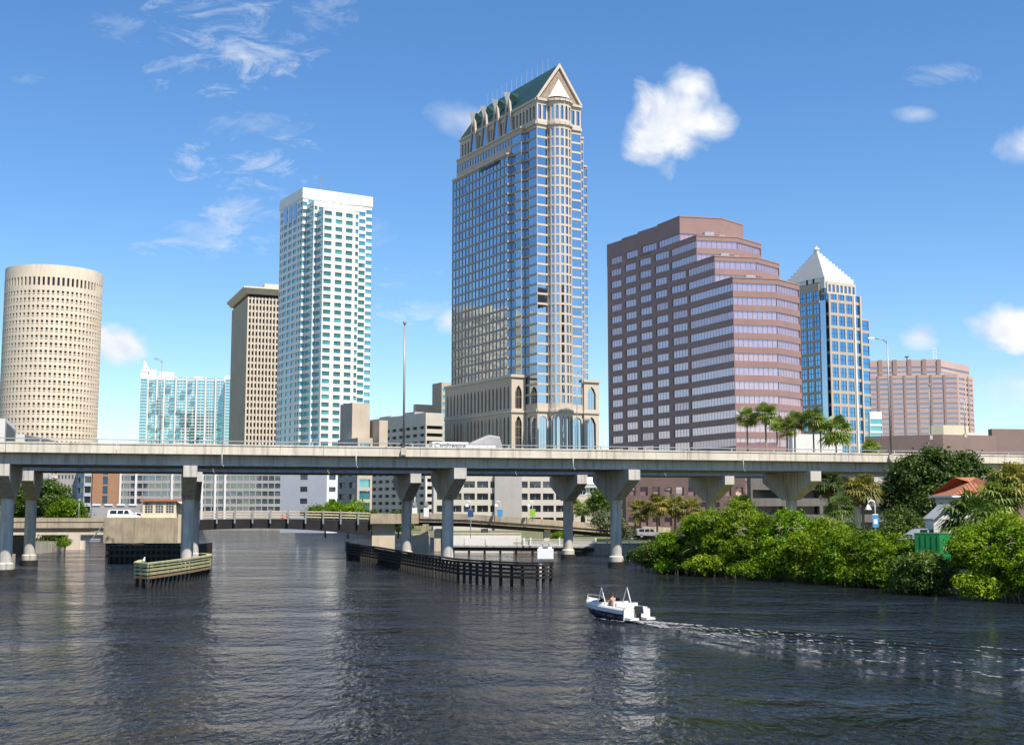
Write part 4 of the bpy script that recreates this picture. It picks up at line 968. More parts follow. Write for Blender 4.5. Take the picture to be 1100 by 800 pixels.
# stepped rose granite tower
def rose_tower():
    b = V2(-math.sin(R(24)), math.cos(R(24))); fd = V2(math.cos(R(11)), math.sin(R(11))); cd = V2(math.cos(R(47)), math.sin(R(47)))
    C1 = V2(50.8, 380.0)
    tiers = []
    for px, py, pf, pc in ((730, 233, 774.5, 798), (748, 253.5, 792, 817.5), (767.5, 275.5, 812.5, 837), (787, 298.5, 834, 858.5)):
        k = kx(px, py); t_ = (C1.x - k * C1.y) / (-k * b.y + b.x) if px != 730 else 0
        C = C1 - b * t_ if px != 730 else C1
        # solve: point on the line through C1 along b that projects on px
        t_ = along(C1, -b, px, py); C = C1 - b * t_
        Lf = along(C, fd, pf, py); Pf = C + fd * Lf; Lc = along(Pf, cd, pc, py); Pc = Pf + cd * Lc
        tiers.append((C, Pf, Pc, zof(py, C.y)))
    C4 = tiers[3][0]
    B = Bld('stepped_tower', 'rose granite tower stepping down to the right with pinkish ribbon windows', 'tower', (C4.x, C4.y, GZ))
    pitch = 4.08; wh = 2.25; zgrid = [tiers[3][3] - 1.45 - wh + pitch * q for q in range(-20, 8)]
    tl = along(C1, b, 656.5, 400)                    # far end of the left face
    PB0 = C1 + b * tl
    znext = GZ
    order = tiers[::-1]                              # from the lowest, largest plan upwards
    bayw = 10.2
    for i, (C, Pf, Pc, zt) in enumerate(order):
        za = GZ if i == 0 else order[i - 1][3]
        topmech = (i == 3)
        zt0 = zt
        zw = [(z, z + wh) for z in zgrid if z > za + (.2 if i else 2) and z + wh < zt - (5.0 if topmech else .8)]
        kw = dict(dep=.28, wm='rose_granite', gm='glass_rose', mull=1.55, mw=.11, mm='rose_light', tilt=.003)
        # left face: ribbon by the corner, punched bays further back in shallow saw teeth
        Lrib = {0: 24.0, 1: 15.5, 2: 15.5, 3: 13.5}[i]
        A = C + b * Lrib; B.wall(A, C, za, zt, [(.5, Lrib - .03)], zw, **kw)
        Ltot = (PB0 - C).length - Lrib; nb = max(1, round(Ltot / bayw)); lb = Ltot / nb
        w_dir = V2(-math.sin(R(24 + 7)), math.cos(R(24 + 7)))
        cur = A
        for q in range(nb):
            e = cur + w_dir * (lb * 1.0); nxt = A + b * (lb * (q + 1))
            L_ = (e - cur).length
            B.wall(e, cur, za, zt, [(L_ * .20, L_ * .94)], zw, **kw)
            B.wall(nxt, e, za, zt, wm='rose_granite'); cur = nxt
        w1 = (Pf - C).length; B.wall(C, Pf, za, zt, [(.03, w1 - .03)], zw, **{**kw, 'wm': 'rose_granite'})
        w2 = (Pc - Pf).length; B.wall(Pf, Pc, za, zt, [(.03, w2 - .3)], zw, **{**kw, 'wm': 'rose_granite'})
        Pe = Pc + b * 55; B.wall(Pc, Pe, za, zt, [(.3, 54)], zw, **{**kw})
        B.wall(Pe, PB0 + V2(0, 8), za, zt, wm='rose_granite'); B.wall(PB0 + V2(0, 8), cur, za, zt, wm='rose_granite')
        m = B.m(f'coping#{i}', 'rose_light')
        run = [A, C, Pf, Pc]
        for p, q in zip(run[:-1], run[1:]):
            d = (q - p).normalized(); nn = V2(d.y, -d.x) * .12; m.hull([(*(p + nn), zt), (*(q + nn), zt), (*(q - nn * 3), zt), (*(p - nn * 3), zt), (*(p + nn), zt + .35), (*(q + nn), zt + .35), (*(q - nn * 3), zt + .35), (*(p - nn * 3), zt + .35)])
        poly = [PB0 + V2(0, 8), A, C, Pf, Pc, Pe]; B.cap(poly, zt - .02 if i < 3 else zt - .5, 'roofgrey')
    for k, (i_, u, w_, d_, h_) in enumerate(((1, .35, 3, 2.5, 2.2), (1, .7, 2, 2, 1.4), (2, .3, 2.6, 2, 1.8), (2, .62, 1.6, 2, 1.3), (3, .45, 3, 2, 1.6))):   # rooftop plant on the terraces
        C_, Pf_ = tiers[i_][0], tiers[i_][1]; q = C_.lerp(Pf_, u) + b * 3.2; B.m(f'plant_unit#{k}', 'galv').obox(q, fd, V2(-fd.y, fd.x), 0, w_, 0, d_, tiers[i_][3] + .01, tiers[i_][3] + h_)
    m = B.m('antenna', 'lamp_metal'); q = tiers[0][2] + b * 4
    for d in (0, 1.2): m.tube([(q.x + d, q.y, tiers[1][3]), (q.x + d, q.y, tiers[1][3] + 6 + d)], .1, 5)
    B.done()
rose_tower()

# blue tower with a white stepped pyramid
def pyramid_tower():
    D = 735.0; a, b = frame(30); C = at(882, D, 400); Tl = along(C, b, 846, 400)
    x1 = along(C, a, 884.5, 400); P = C + a * x1; y1 = along(P, -b, 892.5, 400); O = P - b * y1
    Wd = along(O, a, 926, 400); L = nested_pts(O, a, b); T = Tl + 2 * y1
    rx = along(L(Wd, y1), a, 936, 440); zt = zof(305, D); zs = zof(314, D - 8)
    B = Bld('pyramid_tower', 'bright blue glass tower with tan frame and white stepped pyramid top', 'tower', (O.x, O.y, GZ))
    pitch = 7.85; zb = 14; n = int((zt - zb) / pitch); zw = floors(zb, pitch, n, .9, 6.1)
    kw = dict(dep=.35, wm='frame_tan', gm='glass_azure', mull=2.6, mw=.28, mm='banner_navy', hmull=3.05)
    p0, p1 = L(-x1, T - y1), L(-x1, y1); B.wall(p0, p1, GZ, zt, bays((p1 - p0).length, 5, .76), zw, **kw)
    p0, p1 = L(-x1, y1), L(0, y1); B.wall(p0, p1, GZ, zt, [(.1, x1 - .1)], zw, **{**kw, 'mull': 0})
    p0, p1 = L(0, y1), L(0, 0); B.wall(p0, p1, GZ, zs, [(.3, y1 - .3)], zw, **kw)
    zws = [q for q in zw if q[1] < zs - .5]
    B.wall(L(0, 0), L(Wd * .8, 0), GZ, zs, bays(Wd * .8, 3, .78, .8), zw, **kw); B.wall(L(Wd * .8, 0), L(Wd, 0), GZ, zs, bays(Wd * .2, 1, .72), zw, **kw)
    B.m('pilaster', 'white_clad').obox(O, a, b, Wd * .8 - .6, Wd * .8 + .5, -.8, -.003, GZ, zs + .4); B.m('pilaster', 'tan_light').obox(O, a, b, Wd - .7, Wd + .4, -.8, -.003, GZ, zs + .4)
    B.m('bay_column', 'glass_blue').obox(O, a, b, -1.8, -.5, 1.5, y1 - .5, GZ, zs - 4)
    B.wall(L(Wd, 0), L(Wd, y1), GZ, zs, wm='frame_tan'); p0, p1 = L(Wd, y1), L(Wd + rx, y1); B.wall(p0, p1, GZ, zs - 12, [(.1, rx - .1)], zws, **{**kw, 'mull': 0})
    B.wall(L(Wd + rx, y1), L(Wd + rx, T), GZ, zs - 12, wm='frame_tan'); B.wall(L(Wd + rx, T), L(-x1, T), GZ, zt, wm='frame_tan'); B.wall(L(-x1, T), L(-x1, T - y1), GZ, zt, wm='frame_tan')
    # set-back crown storey
    B.wall(L(0, 1.2), L(Wd * .93, 1.2), zs, zof(303, D), bays(Wd * .93, 7, .6, .4), [(zs + 1.4, zof(306, D))], .4, 'tan_light', 'glass_azure'); B.wall(L(0, y1), L(0, 1.2), zs, zof(303, D), [(1, y1 - 2)], [(zs + 1.4, zof(306, D))], .4, 'tan_light', 'glass_azure', 2)
    B.wall(L(Wd * .93, 1.2), L(Wd * .93, T), zs, zof(303, D), wm='tan_light'); B.cap([L(0, 0), L(Wd, 0), L(Wd, T), L(0, T)], zs, 'roofgrey'); B.cap([L(-x1, y1), L(Wd * .93, 1.2), L(Wd * .93, T), L(-x1, T)], zof(303, D), 'roofgrey')
    # pyramid in steps
    s0, s1, t0, t1 = -x1 + 1.0, Wd * .9, 2.2, T - 2
    zA, zB, zC = zof(305, D), zof(297.5, D), zof(267, D + 10); m = B.m('pyramid', 'pyramid_white')
    m.obox(O, a, b, s0, s1, t0, t1, zA - 3, zB)
    for k in range(11):
        f = .5 * (k + 1) / 12.0
        m.obox(O, a, b, s0 + (s1 - s0) * f, s1 - (s1 - s0) * f, t0 + (t1 - t0) * f, t1 - (t1 - t0) * f, zB + (zC - zB) * k / 11 + .002, zB + (zC - zB) * (k + 1) / 11)
    cs, ct = (s0 + s1) / 2, (t0 + t1) / 2; q = L(cs, ct); m = B.m('finial', 'pyramid_white'); m.lathe(q.x, q.y, [(1.5, zC), (1.5, zC + .8), (2.1, zC + 1.0), (2.0, zC + 1.8), (.5, zC + 2.6), (.1, zC + 3.8)], 12)
    m = B.m('louvre', 'dark_inside')
    for k in (.16, .3, .6, .75): tt = t1 - (t1 - t0) * k; m.obox(O, a, b, s0 - .05, s0 + .3, tt - .8, tt + .8, zA + 1.0, zA + 4.2)
    B.done()
pyramid_tower()

# pale pink banded block at far right
mat('pink_shade', (.34, .235, .21), .8, var=.05)
def pink_block():
    D = 880.0; a, b = frame(48)
    C = at(1029.5, D, 430); Tl = along(C, b, 930, 430); Lr = along(C, a, 1046, 430); z1 = zof(402, D)
    bl = V2(-.985, .174); Tl = along(C, bl, 930, 430)
    B = Bld('banded_block', 'pale pink banded office block with dark vertical slots at far right', 'office tower', (C.x, C.y, GZ))
    pitch = 3.6; zw = floors(8, pitch, int((z1 - 9) / pitch), 1.5, 1.7)
    uw = [(Tl * k / 7 + .9, Tl * (k + 1) / 7 - .9) for k in range(7)]
    B.wall(C + bl * Tl, C, GZ, z1, uw, zw, .25, 'pink_conc', 'glass_pinkish'); m = B.m('slot', 'pink_shade')
    nn = V2(bl.y, -bl.x) * -1
    for k in range(1, 7):
        A = C + bl * (Tl * k / 7); m.obox(A, bl, nn, -.75, .75, .02, .5, GZ, z1)
    B.wall(C, C + a * Lr, GZ, z1, bays(Lr, 2, .8, .5), zw, .25, 'pink_conc', 'glass_pinkish'); B.m('slot', 'pink_shade').obox(C, a, -b * -1, Lr * .62, Lr * .7, -.3, -.02, GZ, z1)
    PR = C + a * Lr; B.wall(PR, PR + b * 40, GZ, z1, wm='pink_conc'); B.cap([C + bl * Tl, C, PR, PR + b * 40], z1, 'roofgrey')
    zu = zof(385, D); C2 = at(1008.5, D + 6, 395); T2 = along(C2, bl, 930, 395); L2 = along(C2, a, 1041, 395)
    zu2 = floors(z1 + .4, pitch, int((zu - z1 - 1) / pitch), 1.2, 1.6)
    B.wall(C2 + bl * T2, C2, z1 - 1, zu, [(T2 * k / 5 + 1.6, T2 * (k + 1) / 5 - 1.6) for k in range(5)], zu2, .25, 'pink_conc', 'glass_pinkish')
    for k in range(0, 5): m.obox(C2 + bl * (T2 * k / 5), bl, nn, -1.4, 1.4, .02, .8, z1 + 1, zu + (.4 if k else 0))
    B.wall(C2, C2 + a * L2, z1 - 1, zu, bays(L2, 1, .98), zu2, .2, 'pink_conc', 'glass_pinkish'); PR = C2 + a * L2; B.wall(PR, PR + b * 30, z1 - 1, zu, wm='pink_conc'); B.cap([C2 + bl * T2, C2, PR, PR + b * 30], zu, 'roofgrey')
    m = B.m('mast', 'white_paint'); q = at(1004, D + 12, 385)
    for dx in (-1.2, 1.2): m.tube([(q.x + dx, q.y, zu), (q.x + dx, q.y, zof(372, D))], .2, 5)
    for z in range(4): m.tube([(q.x - 1.2, q.y, zu + 2 + 2 * z), (q.x + 1.2, q.y, zu + 3 + 2 * z)], .15, 5)
    q = at(974, D + 12, 382); m = B.m('dish', 'lamp_metal'); m.lathe(q.x, q.y, [(.4, zu), (.4, zu + 1.5), (1.9, zu + 3.0)], 10)
    B.done(60)
pink_block()

# ------------------------------------------------------------------ middle and low buildings, left to right
block('grey_garage', 'grey office block with rows of dark square windows behind the left bank trees', 'office block', 86, 420, 12, 40, 90, GZ, 26.5, dict(), dict(n=2, pitch=3.6, ratio=.6), wm='office_grey')
C0 = None
block('grey_office', 'grey parking building with dark square openings, just left of the dark blue corner block', 'parking garage', 62, 425, 5, 40, 84, GZ, 26.5, dict(), dict(n=6, pitch=3.4, ratio=.5, h=1.4, sill=1.2, zs=3), wm='office_grey')
block('dark_corner_block', 'narrow dark blue glass block with pale floor bands beside the orange building', 'office block', 91, 405, 40, 84, 99, GZ, 26, dict(n=1, pitch=3.3, ratio=.9, h=1.7, gm='glass_dark'), dict(n=1, pitch=3.3, ratio=.9, gm='glass_dark', h=2.2), wm='blue_grey_wall')
block('orange_building', 'orange brown building with a blue glass stripe, left of the tender house', 'office block', 100, 438, 3, 96, 127.5, GZ, 27, dict(), dict(n=1, pitch=3.4, ratio=.2, h=2.8, sill=.4, gm='glass_azure', zs=9), wm='brick_orange')
block('low_stone_hall', 'low grey stone building with white coping blocks below the orange facade', 'building', 100, 372, 3, 96, 152, GZ, zof(543, 372), dict(), dict(), wm='office_grey', extra=lambda B, C, a, b, Ll, Lr: [B.m(f'coping#{k}', 'white_paint').obox(C, a, b, Lr * (k + .08) / 4, Lr * (k + .72) / 4, -.25, .6, zof(542.9, 372), zof(541, 372)) for k in range(4)])
def flats_extra(B, C, a, b, Ll, Lr):
    m = B.m('pilaster', 'white_clad')
    for f in (.02, .115, .335, .52, .60, .66): m.obox(C, a, b, Lr * f - .35, Lr * f + .35, -.5, -.003, GZ, 27.6)
block('grid_office', 'long grey glass office with pale floor bands under the bridge beside the tender house', 'office block', 126.8, 440, 2, 120, 302, GZ, 27.5, dict(), dict(n=26, pitch=2.75, ratio=.86, h=1.75, sill=.6, gm='glass_mid', dep=.3, zs=6), wm='office_grey', extra=flats_extra)
block('plain_wall_block', 'plain end wall of a white building, shade painted blue grey, with a single column of windows, under the white tower', 'building', 351.5, 300, 32, 302, 363, GZ, 21.5, dict(n=1, pitch=2.9, ratio=.16, gm='glass_dark', h=1.3, dep=.2, zs=5, wm='blue_grey_wall'), dict(n=1, pitch=2.9, ratio=.62, h=1.2, zs=5, gm='glass_dark'), wm='white_clad', degl=78)  # white building; the left wall's blue grey paints its shaded side
def tan_extra(B, C, a, b, Ll, Lr):
    B.m('stair_tower', 'office_tan').obox(C, a, b, 1.0, 6.2, 6.5, 15, 24, zof(433, 333)); B.m('stair_tower', 'office_tan').obox(C, a, b, 7.0, 9.5, 2, 9, 24, zof(452, 333))
block('tan_office', 'tan concrete building with square stair tower, in front of the white tower right edge', 'office block', 384, 325, 30, 362.5, 400, GZ, zof(470, 325), dict(n=2, pitch=3.1, ratio=.6, h=1.5, zs=6), dict(n=1, pitch=3.1, ratio=.7, gm='glass_teal', zs=3, h=2.2), wm='office_tan', extra=tan_extra)
def garage_extra(B, C, a, b, Ll, Lr):
    zt = zof(443, 480); m = B.m('penthouse', 'office_grey'); m.obox(C, a, b, 1.5, 6, 12, 22, zt - .4, zt + 1.2)
    m = B.m('penthouse#b', 'office_grey'); m.obox(C, a, b, 2, 6, 34, 44, zt - .4, zt + .9)
block('corner_office', 'grey concrete parking block with sunlit slotted end, left of the gabled tower', 'parking garage', 457, 480, 33, 392, 476.5, GZ, zof(443, 480), dict(n=9, pitch=2.95, ratio=.66, h=1.25, sill=1.0, zs=2.2, top=3.4, gm='glass_hole', dep=.8), dict(n=1, pitch=2.95, ratio=.88, h=1.35, sill=1.0, zs=2.2, top=3.4, gm='glass_hole', dep=.9), wm='office_white', extra=garage_extra)
block('slotted_office', 'long cream parking building with dark window slots seen under the bridge right of centre', 'parking garage', 466, 331, 10, 464, 626, GZ, zof(505, 325), dict(), dict(n=11, pitch=3.25, ratio=.84, h=1.75, sill=1.0, zs=2.6, gm='glass_dark', dep=.6, mull=1.6, mw=.12, m0=.6), wm='office_white',
      extra=lambda B, C, a, b, Ll, Lr: B.m('stair_tower', 'office_grey').obox(C, a, b, Lr * .40, Lr * .58, -1.2, -.003, GZ, zof(505, 325) - .1))
block('tall_grey_back', 'grey concrete block with curved balconies behind, at the gabled tower left edge', 'office block', 474, 600, 30, 463.8, 492, GZ, zof(410.5, 600), dict(), dict(n=2, pitch=3.5, ratio=.8, gm='glass_teal', h=1.9, sill=.8, zs=4), wm='office_tan')
block('cream_penthouse', 'small cream upper storeys with dark slots above the slotted parking block', 'office block', 446, 540, 30, 443.5, 474, GZ, zof(434, 540), dict(), dict(n=2, pitch=3.6, ratio=.75, gm='glass_hole', h=1.5, sill=1.0, zs=3.1), wm='office_tan')
# cream gabled museum-like building right of the slotted office
def cream_house():
    Y = 290; p0, p1 = at(606, Y, 540), at(646, Y - 2, 540); ze = zof(520, Y)
    B = Bld('cream_hall', 'cream hall with round windows seen between two centre right piers', 'building', (p0.x, p0.y, GZ)); w = (p1 - p0).length
    B.wall(p0, p1, GZ, ze, bays(w, 3, .4), [(3, 6.5)], .4, 'cream', 'glass_hole', arch=1.0)
    d = (p1 - p0) / w; nn = V2(d.y, -d.x); m = B.m('round_window', 'glass_hole'); mf = B.m('window_trim', 'white_paint')
    for u in (.25, .5, .78):
        c = p0 + d * (w * u); r = .85
        ring = lambda rr, off: [(*(c + d * rr * math.cos(2 * math.pi * k / 20) + nn * off), zof(527.5, Y) + rr * math.sin(2 * math.pi * k / 20)) for k in range(20)]
        m.quad(*ring(r, .03)); A, Bq = ring(r, .06), ring(r * 1.25, .06)
        for k in range(20): mf.quad(A[k], A[(k + 1) % 20], Bq[(k + 1) % 20], Bq[k])
        for ang in (0, 1): e = (d * r if ang else V2(0, 0)); mf.quad((*(c - (d * (r if ang else .06)) + nn * .05), zof(527.5, Y) - (.06 if ang else r)), (*(c + (d * (r if ang else .06)) + nn * .05), zof(527.5, Y) - (.06 if ang else r)), (*(c + (d * (r if ang else .06)) + nn * .05), zof(527.5, Y) + (.06 if ang else r)), (*(c - (d * (r if ang else .06)) + nn * .05), zof(527.5, Y) + (.06 if ang else r)))
    b2 = V2(-d.y, d.x) * 25
    B.wall(p1, p1 + b2, GZ, ze, wm='cream'); B.wall(p1 + b2, p0 + b2, GZ, ze, wm='cream'); B.wall(p0 + b2, p0, GZ, ze, wm='cream')
    m = B.m('roof', 'white_wall'); o = .6; q = [p0 - d * o + nn * o, p1 + d * o + nn * o, p1 + d * o + b2, p0 - d * o + b2]; zr = zof(508, Y)
    r0, r1 = p0.lerp(p1, .2) + b2 * .4, p0.lerp(p1, .8) + b2 * .4
    m.quad((*q[0], ze), (*q[1], ze), (*r1, zr), (*r0, zr)); m.quad((*q[1], ze), (*q[2], ze), (*r1, zr)); m.quad((*q[2], ze), (*q[3], ze), (*r0, zr), (*r1, zr)); m.quad((*q[3], ze), (*q[0], ze), (*r0, zr))
    B.m('cornice', 'white_wall').obox(p0, d, b2.normalized(), -.5, w + .5, -.5, -.004, ze - .8, ze - .02)
    B.done()
cream_house()
# angular white block at the far left and the grey vaulted roof behind the bridge
def wedge(name, label, px0, px1, px2, y0, y1, Y, back, m1):
    a_, c_ = at(px0, Y, 470), at(px1, Y, 470); e_ = at(px2, Y + back, 470); zt, zt2 = zof(y0, Y), zof(y1, Y + back)
    B = Bld(name, label, 'building', (c_.x, c_.y, GZ)); f = V2(0, back)
    m = B.m('wall', m1); m.quad((*a_, GZ), (*c_, GZ), (*c_, zt), (*a_, zt)); m.quad((*c_, GZ), (*e_, GZ), (*e_, zt2), (*c_, zt)); m.quad((*(a_ + f), GZ), (*a_, GZ), (*a_, zt), (*(a_ + f), zt2)); m.quad((*e_, GZ), (*(a_ + f), GZ), (*(a_ + f), zt2), (*e_, zt2))
    B.m('roof', m1).quad((*a_, zt), (*c_, zt), (*e_, zt2), (*(a_ + f), zt2))
    d = (e_ - c_); L = d.length; d.normalize(); nn = V2(d.y, -d.x) * .05
    def P(u, f0): q = c_ + d * (L * u) + nn; return (*q, GZ + (zt + (zt2 - zt) * u - GZ) * f0)
    B.panes.append(([P(.08, .82), P(.92, .84), P(.92, .95), P(.08, .97)], 'glass_hole')); B.panes.append(([P(.08, .6), P(.92, .62), P(.92, .8), P(.08, .8)], 'glass_pinkish'))
    m = B.m('trim', 'white_paint'); nn = nn * 2.4
    for u in (.0, .96): q, r = c_ + d * (L * u) + nn, c_ + d * (L * (u + .04)) + nn; m.quad((*q, GZ), (*r, GZ), (*r, zt + (zt2 - zt) * (u + .04)), (*q, zt + (zt2 - zt) * u))
    q, r = c_ + nn, e_ + nn; m.quad((*q, zt - .7), (*r, zt2 - .7), (*r, zt2), (*q, zt))
    B.done(); return B
wedge('wedge_building', 'white building with sloping roof and glazed end, cut by the left frame edge', -60, 5, 16.5, 449.5, 459, 245, 26, 'white_wall')
wedge('wedge_building', 'lower white building with sloping roof just right of its taller twin at the left edge', 16.8, 26.5, 34.5, 466, 473.5, 250, 22, 'white_wall')
# low brown garage, cream box, and the pale glass slab on the right
block('brown_garage', 'long low brown garage with deep dark opening behind the big tree at right', 'parking garage', 1014, 285, 20, 930, 1072, GZ, zof(466.5, 285), dict(n=1, pitch=8.6, ratio=.92, h=2.2, sill=1.1, zs=13.2, gm='glass_hole', dep=1.5, top=.2), dict(n=1, pitch=8.6, ratio=.92, h=2.2, sill=1.1, zs=13.2, gm='glass_hole', dep=1.5, top=.2), wm='brown_garage', degl=62)
block('brown_block', 'tall plain brown tiled block at the right frame edge', 'building', 1067, 296, 8, 1063, 1180, GZ, zof(460.5, 296), dict(), dict(), wm='brown_garage')
block('cream_roof_box', 'cream box shaped roof house on the brown garage', 'roof house', 1015, 330, 20, 999, 1042, GZ, zof(456.5, 330), dict(), dict(), wm='cream_box', degl=60)
block('white_low_block', 'low white parapet building behind the brown garage', 'building', 1036, 345, 5, 1030, 1068, GZ, zof(464.5, 345), dict(), dict(), wm='white_wall')
block('pale_glass_slab', 'narrow pale glass slab between the blue tower and the pink block', 'office block', 936, 640, 8, 934, 949, GZ, zof(442, 640), dict(), dict(n=1, pitch=3.6, ratio=.95, gm='glass_condo', h=2.6, sill=.5, zs=4), wm='white_clad')
block('white_store', 'white low building behind the palms at the foot of the rose tower', 'building', 852, 330, 12, 848, 905, GZ, zof(466, 330), dict(), dict(n=4, pitch=12, ratio=.3, h=2.0, sill=8.5, zs=7, gm='glass_pinkish'), wm='white_wall')
block('lobby_block', 'rose granite lower wing, shade painted dark, under the stepped tower seen below the bridge', 'building', 672, 318, 8, 668, 800, GZ, 17.5, dict(), dict(n=10, pitch=3.9, ratio=.62, h=2.2, sill=.9, zs=2.4, gm='glass_rose', dep=.7), wm='rose_shaded')
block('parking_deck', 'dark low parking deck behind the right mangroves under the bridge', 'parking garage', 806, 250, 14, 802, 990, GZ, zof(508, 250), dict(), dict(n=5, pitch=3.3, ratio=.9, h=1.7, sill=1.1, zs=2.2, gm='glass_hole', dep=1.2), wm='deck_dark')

# ------------------------------------------------------------------ vegetation
foliage('leaf_mangrove', (.035, .100, .004), (.25, .40, .010), .34, .015)
foliage('leaf_fresh', (.05, .12, .006), (.33, .43, .016), .34, .015)
mat('twig', (.34, .29, .22), .9, var=.2)
foliage('leaf_dark', (.024, .060, .010), (.105, .165, .018), .30, .03)
foliage('leaf_mid', (.045, .095, .012), (.13, .20, .022), .32, .03)
foliage('leaf_olive', (.10, .13, .06), (.20, .23, .11), .3, .05)
foliage('leaf_palm', (.085, .16, .018), (.34, .42, .06), .36, .04)
foliage('leaf_sabal', (.09, .12, .02), (.34, .29, .05), .30, .05)
def leaf_obj(name, C, Nn, size, rnd, material, parent):
    """a cloud of leaf-shaped quads: C centres, Nn normals, rnd 0..1 tint"""
    n = len(C); t = rng.normal(size=(n, 3)); t -= (t * Nn).sum(1, keepdims=True) * Nn; t /= np.linalg.norm(t, axis=1, keepdims=True) + 1e-9
    b = np.cross(Nn, t); s = (size * rng.uniform(.65, 1.35, n))[:, None]
    V = np.empty((n, 4, 3)); V[:, 0] = C - t * s; V[:, 1] = C - b * s * .42 + Nn * s * .10; V[:, 2] = C + t * s; V[:, 3] = C + b * s * .42 + Nn * s * .10
    me = bpy.data.meshes.new(name); me.vertices.add(n * 4); me.vertices.foreach_set('co', V.reshape(-1))
    me.loops.add(n * 4); me.loops.foreach_set('vertex_index', np.arange(n * 4, dtype=np.int32))
    me.polygons.add(n); me.polygons.foreach_set('loop_start', np.arange(0, n * 4, 4, dtype=np.int32)); me.polygons.foreach_set('loop_total', np.full(n, 4, dtype=np.int32))
    a = me.attributes.new('rnd', 'FLOAT', 'FACE'); a.data.foreach_set('value', np.clip(rnd, 0, 1).astype(np.float32))
    me.materials.append(MATS[material]); me.update(calc_edges=True)
    o = bpy.data.objects.new(name, me); link(o, parent); return o
def crown(blobs, nclump, per, sig, size, material, parent, name='crown', shell=.16, upb=.45):
    bl = np.array(blobs, float); w = bl[:, 3] * bl[:, 4] + bl[:, 4] * bl[:, 5]; w /= w.sum()
    k = rng.choice(len(bl), nclump, p=w); d = rng.normal(size=(nclump, 3)); d /= np.linalg.norm(d, axis=1, keepdims=True)
    d[:, 2] = np.where(d[:, 2] < -.55, -d[:, 2], d[:, 2])
    rr = 1 - np.abs(rng.normal(0, shell, nclump)) + rng.normal(0, .05, nclump)
    CC = bl[k, :3] + d * bl[k, 3:] * rr[:, None]; dn = d / bl[k, 3:]; dn /= np.linalg.norm(dn, axis=1, keepdims=True)
    sg = sig * rng.uniform(.6, 1.4, nclump)
    idx = np.repeat(np.arange(nclump), per); n = len(idx)
    off = rng.normal(size=(n, 3)) * sg[idx][:, None]; off[:, 2] *= .7
    C = CC[idx] + off
    Nn = dn[idx] * .55 + rng.normal(size=(n, 3)) * .55; Nn[:, 2] += upb; Nn /= np.linalg.norm(Nn, axis=1, keepdims=True)
    rnd = rng.uniform(.1, .75, nclump)[idx] + rng.normal(0, .14, n)
    g = ORG.get(parent.name, Vector((0, 0, 0)))
    C = C - np.array([g.x, g.y, g.z])
    return leaf_obj(name, C, Nn, size, rnd, material, parent)
def tree(name, label, cat, x, y, z0, blobs, nclump, per, sig, size, material, group=None, tr=.3, limbs=True):
    r0 = thing(name, label, cat, (x, y, z0), group)
    m = M(); zc = sum(b_[2] for b_ in blobs) / len(blobs); lean = random.uniform(-.3, .3)
    m.tube([(x, y, z0 - .3), (x + lean * .4, y, z0 + (zc - z0) * .35), (x + lean, y, z0 + (zc - z0) * .8)], tr, 8, tr * .55)
    if limbs:
        for b_ in blobs: m.tube([(x + lean * .4, y, z0 + (zc - z0) * .35), ((x + b_[0]) / 2, (y + b_[1]) / 2, (z0 + b_[2] * 1.4) / 2.4), (b_[0], b_[1], b_[2])], tr * .5, 6, tr * .12)
    build('trunk', m, 'trunk', r0, True)
    crown(blobs, nclump, per, sig, size, material, r0); return r0
def blobs_round(x, y, zc, r, rz, n, sp=.55):
    out = [(x, y, zc, r * .7, r * .7, rz * .75)]
    for k in range(n):
        a = 2 * math.pi * (k + random.random() * .7) / n; rr = r * sp * random.uniform(.8, 1.15)
        q = r * random.uniform(.36, .52); out.append((x + math.cos(a) * rr, y + math.sin(a) * rr, zc + rz * random.uniform(-.45, .55), q, q, q * random.uniform(.7, .95)))
    return out
# mangroves along the right bank
MG = [(710, 160, 3.8, 3.0, 'darkest shaded mangrove at the left end of the thicket beside the bridge pier'),
      (735, 155, 5.2, 3.5, 'shaded mangrove, second from the left end of the thicket'), (762, 151, 7.0, 4.0, 'half shaded mangrove below the row of sabal palms'),
      (796, 149, 9.0, 4.6, 'tallest bright green mangrove under the bridge cap'), (828, 145, 7.0, 4.2, 'bright mangrove just right of the tallest one'),
      (858, 141, 7.8, 4.3, 'rounded mangrove in front of the rightmost visible bridge pier'), (890, 137, 6.9, 4.3, 'bright mangrove left of the blue banner lamp'),
      (921, 133, 5.7, 4.0, 'mangrove with grey twigs right in front of the blue banner lamp'), (951, 129, 5.6, 3.9, 'mangrove just right of the blue banner lamp'),
      (968, 127, 4.2, 2.9, 'low mangrove below the green container'), (1000, 118.5, 3.8, 2.5, 'low dark mangrove between the green container and the tall right group'),
      (1062, 115, 6.4, 3.2, 'tall mangrove in front of the red roofed house'), (1086, 112, 7.6, 4.0, 'tallest mangrove of the right group'), (1116, 109, 6.4, 3.9, 'mangrove cut by the right frame edge')]
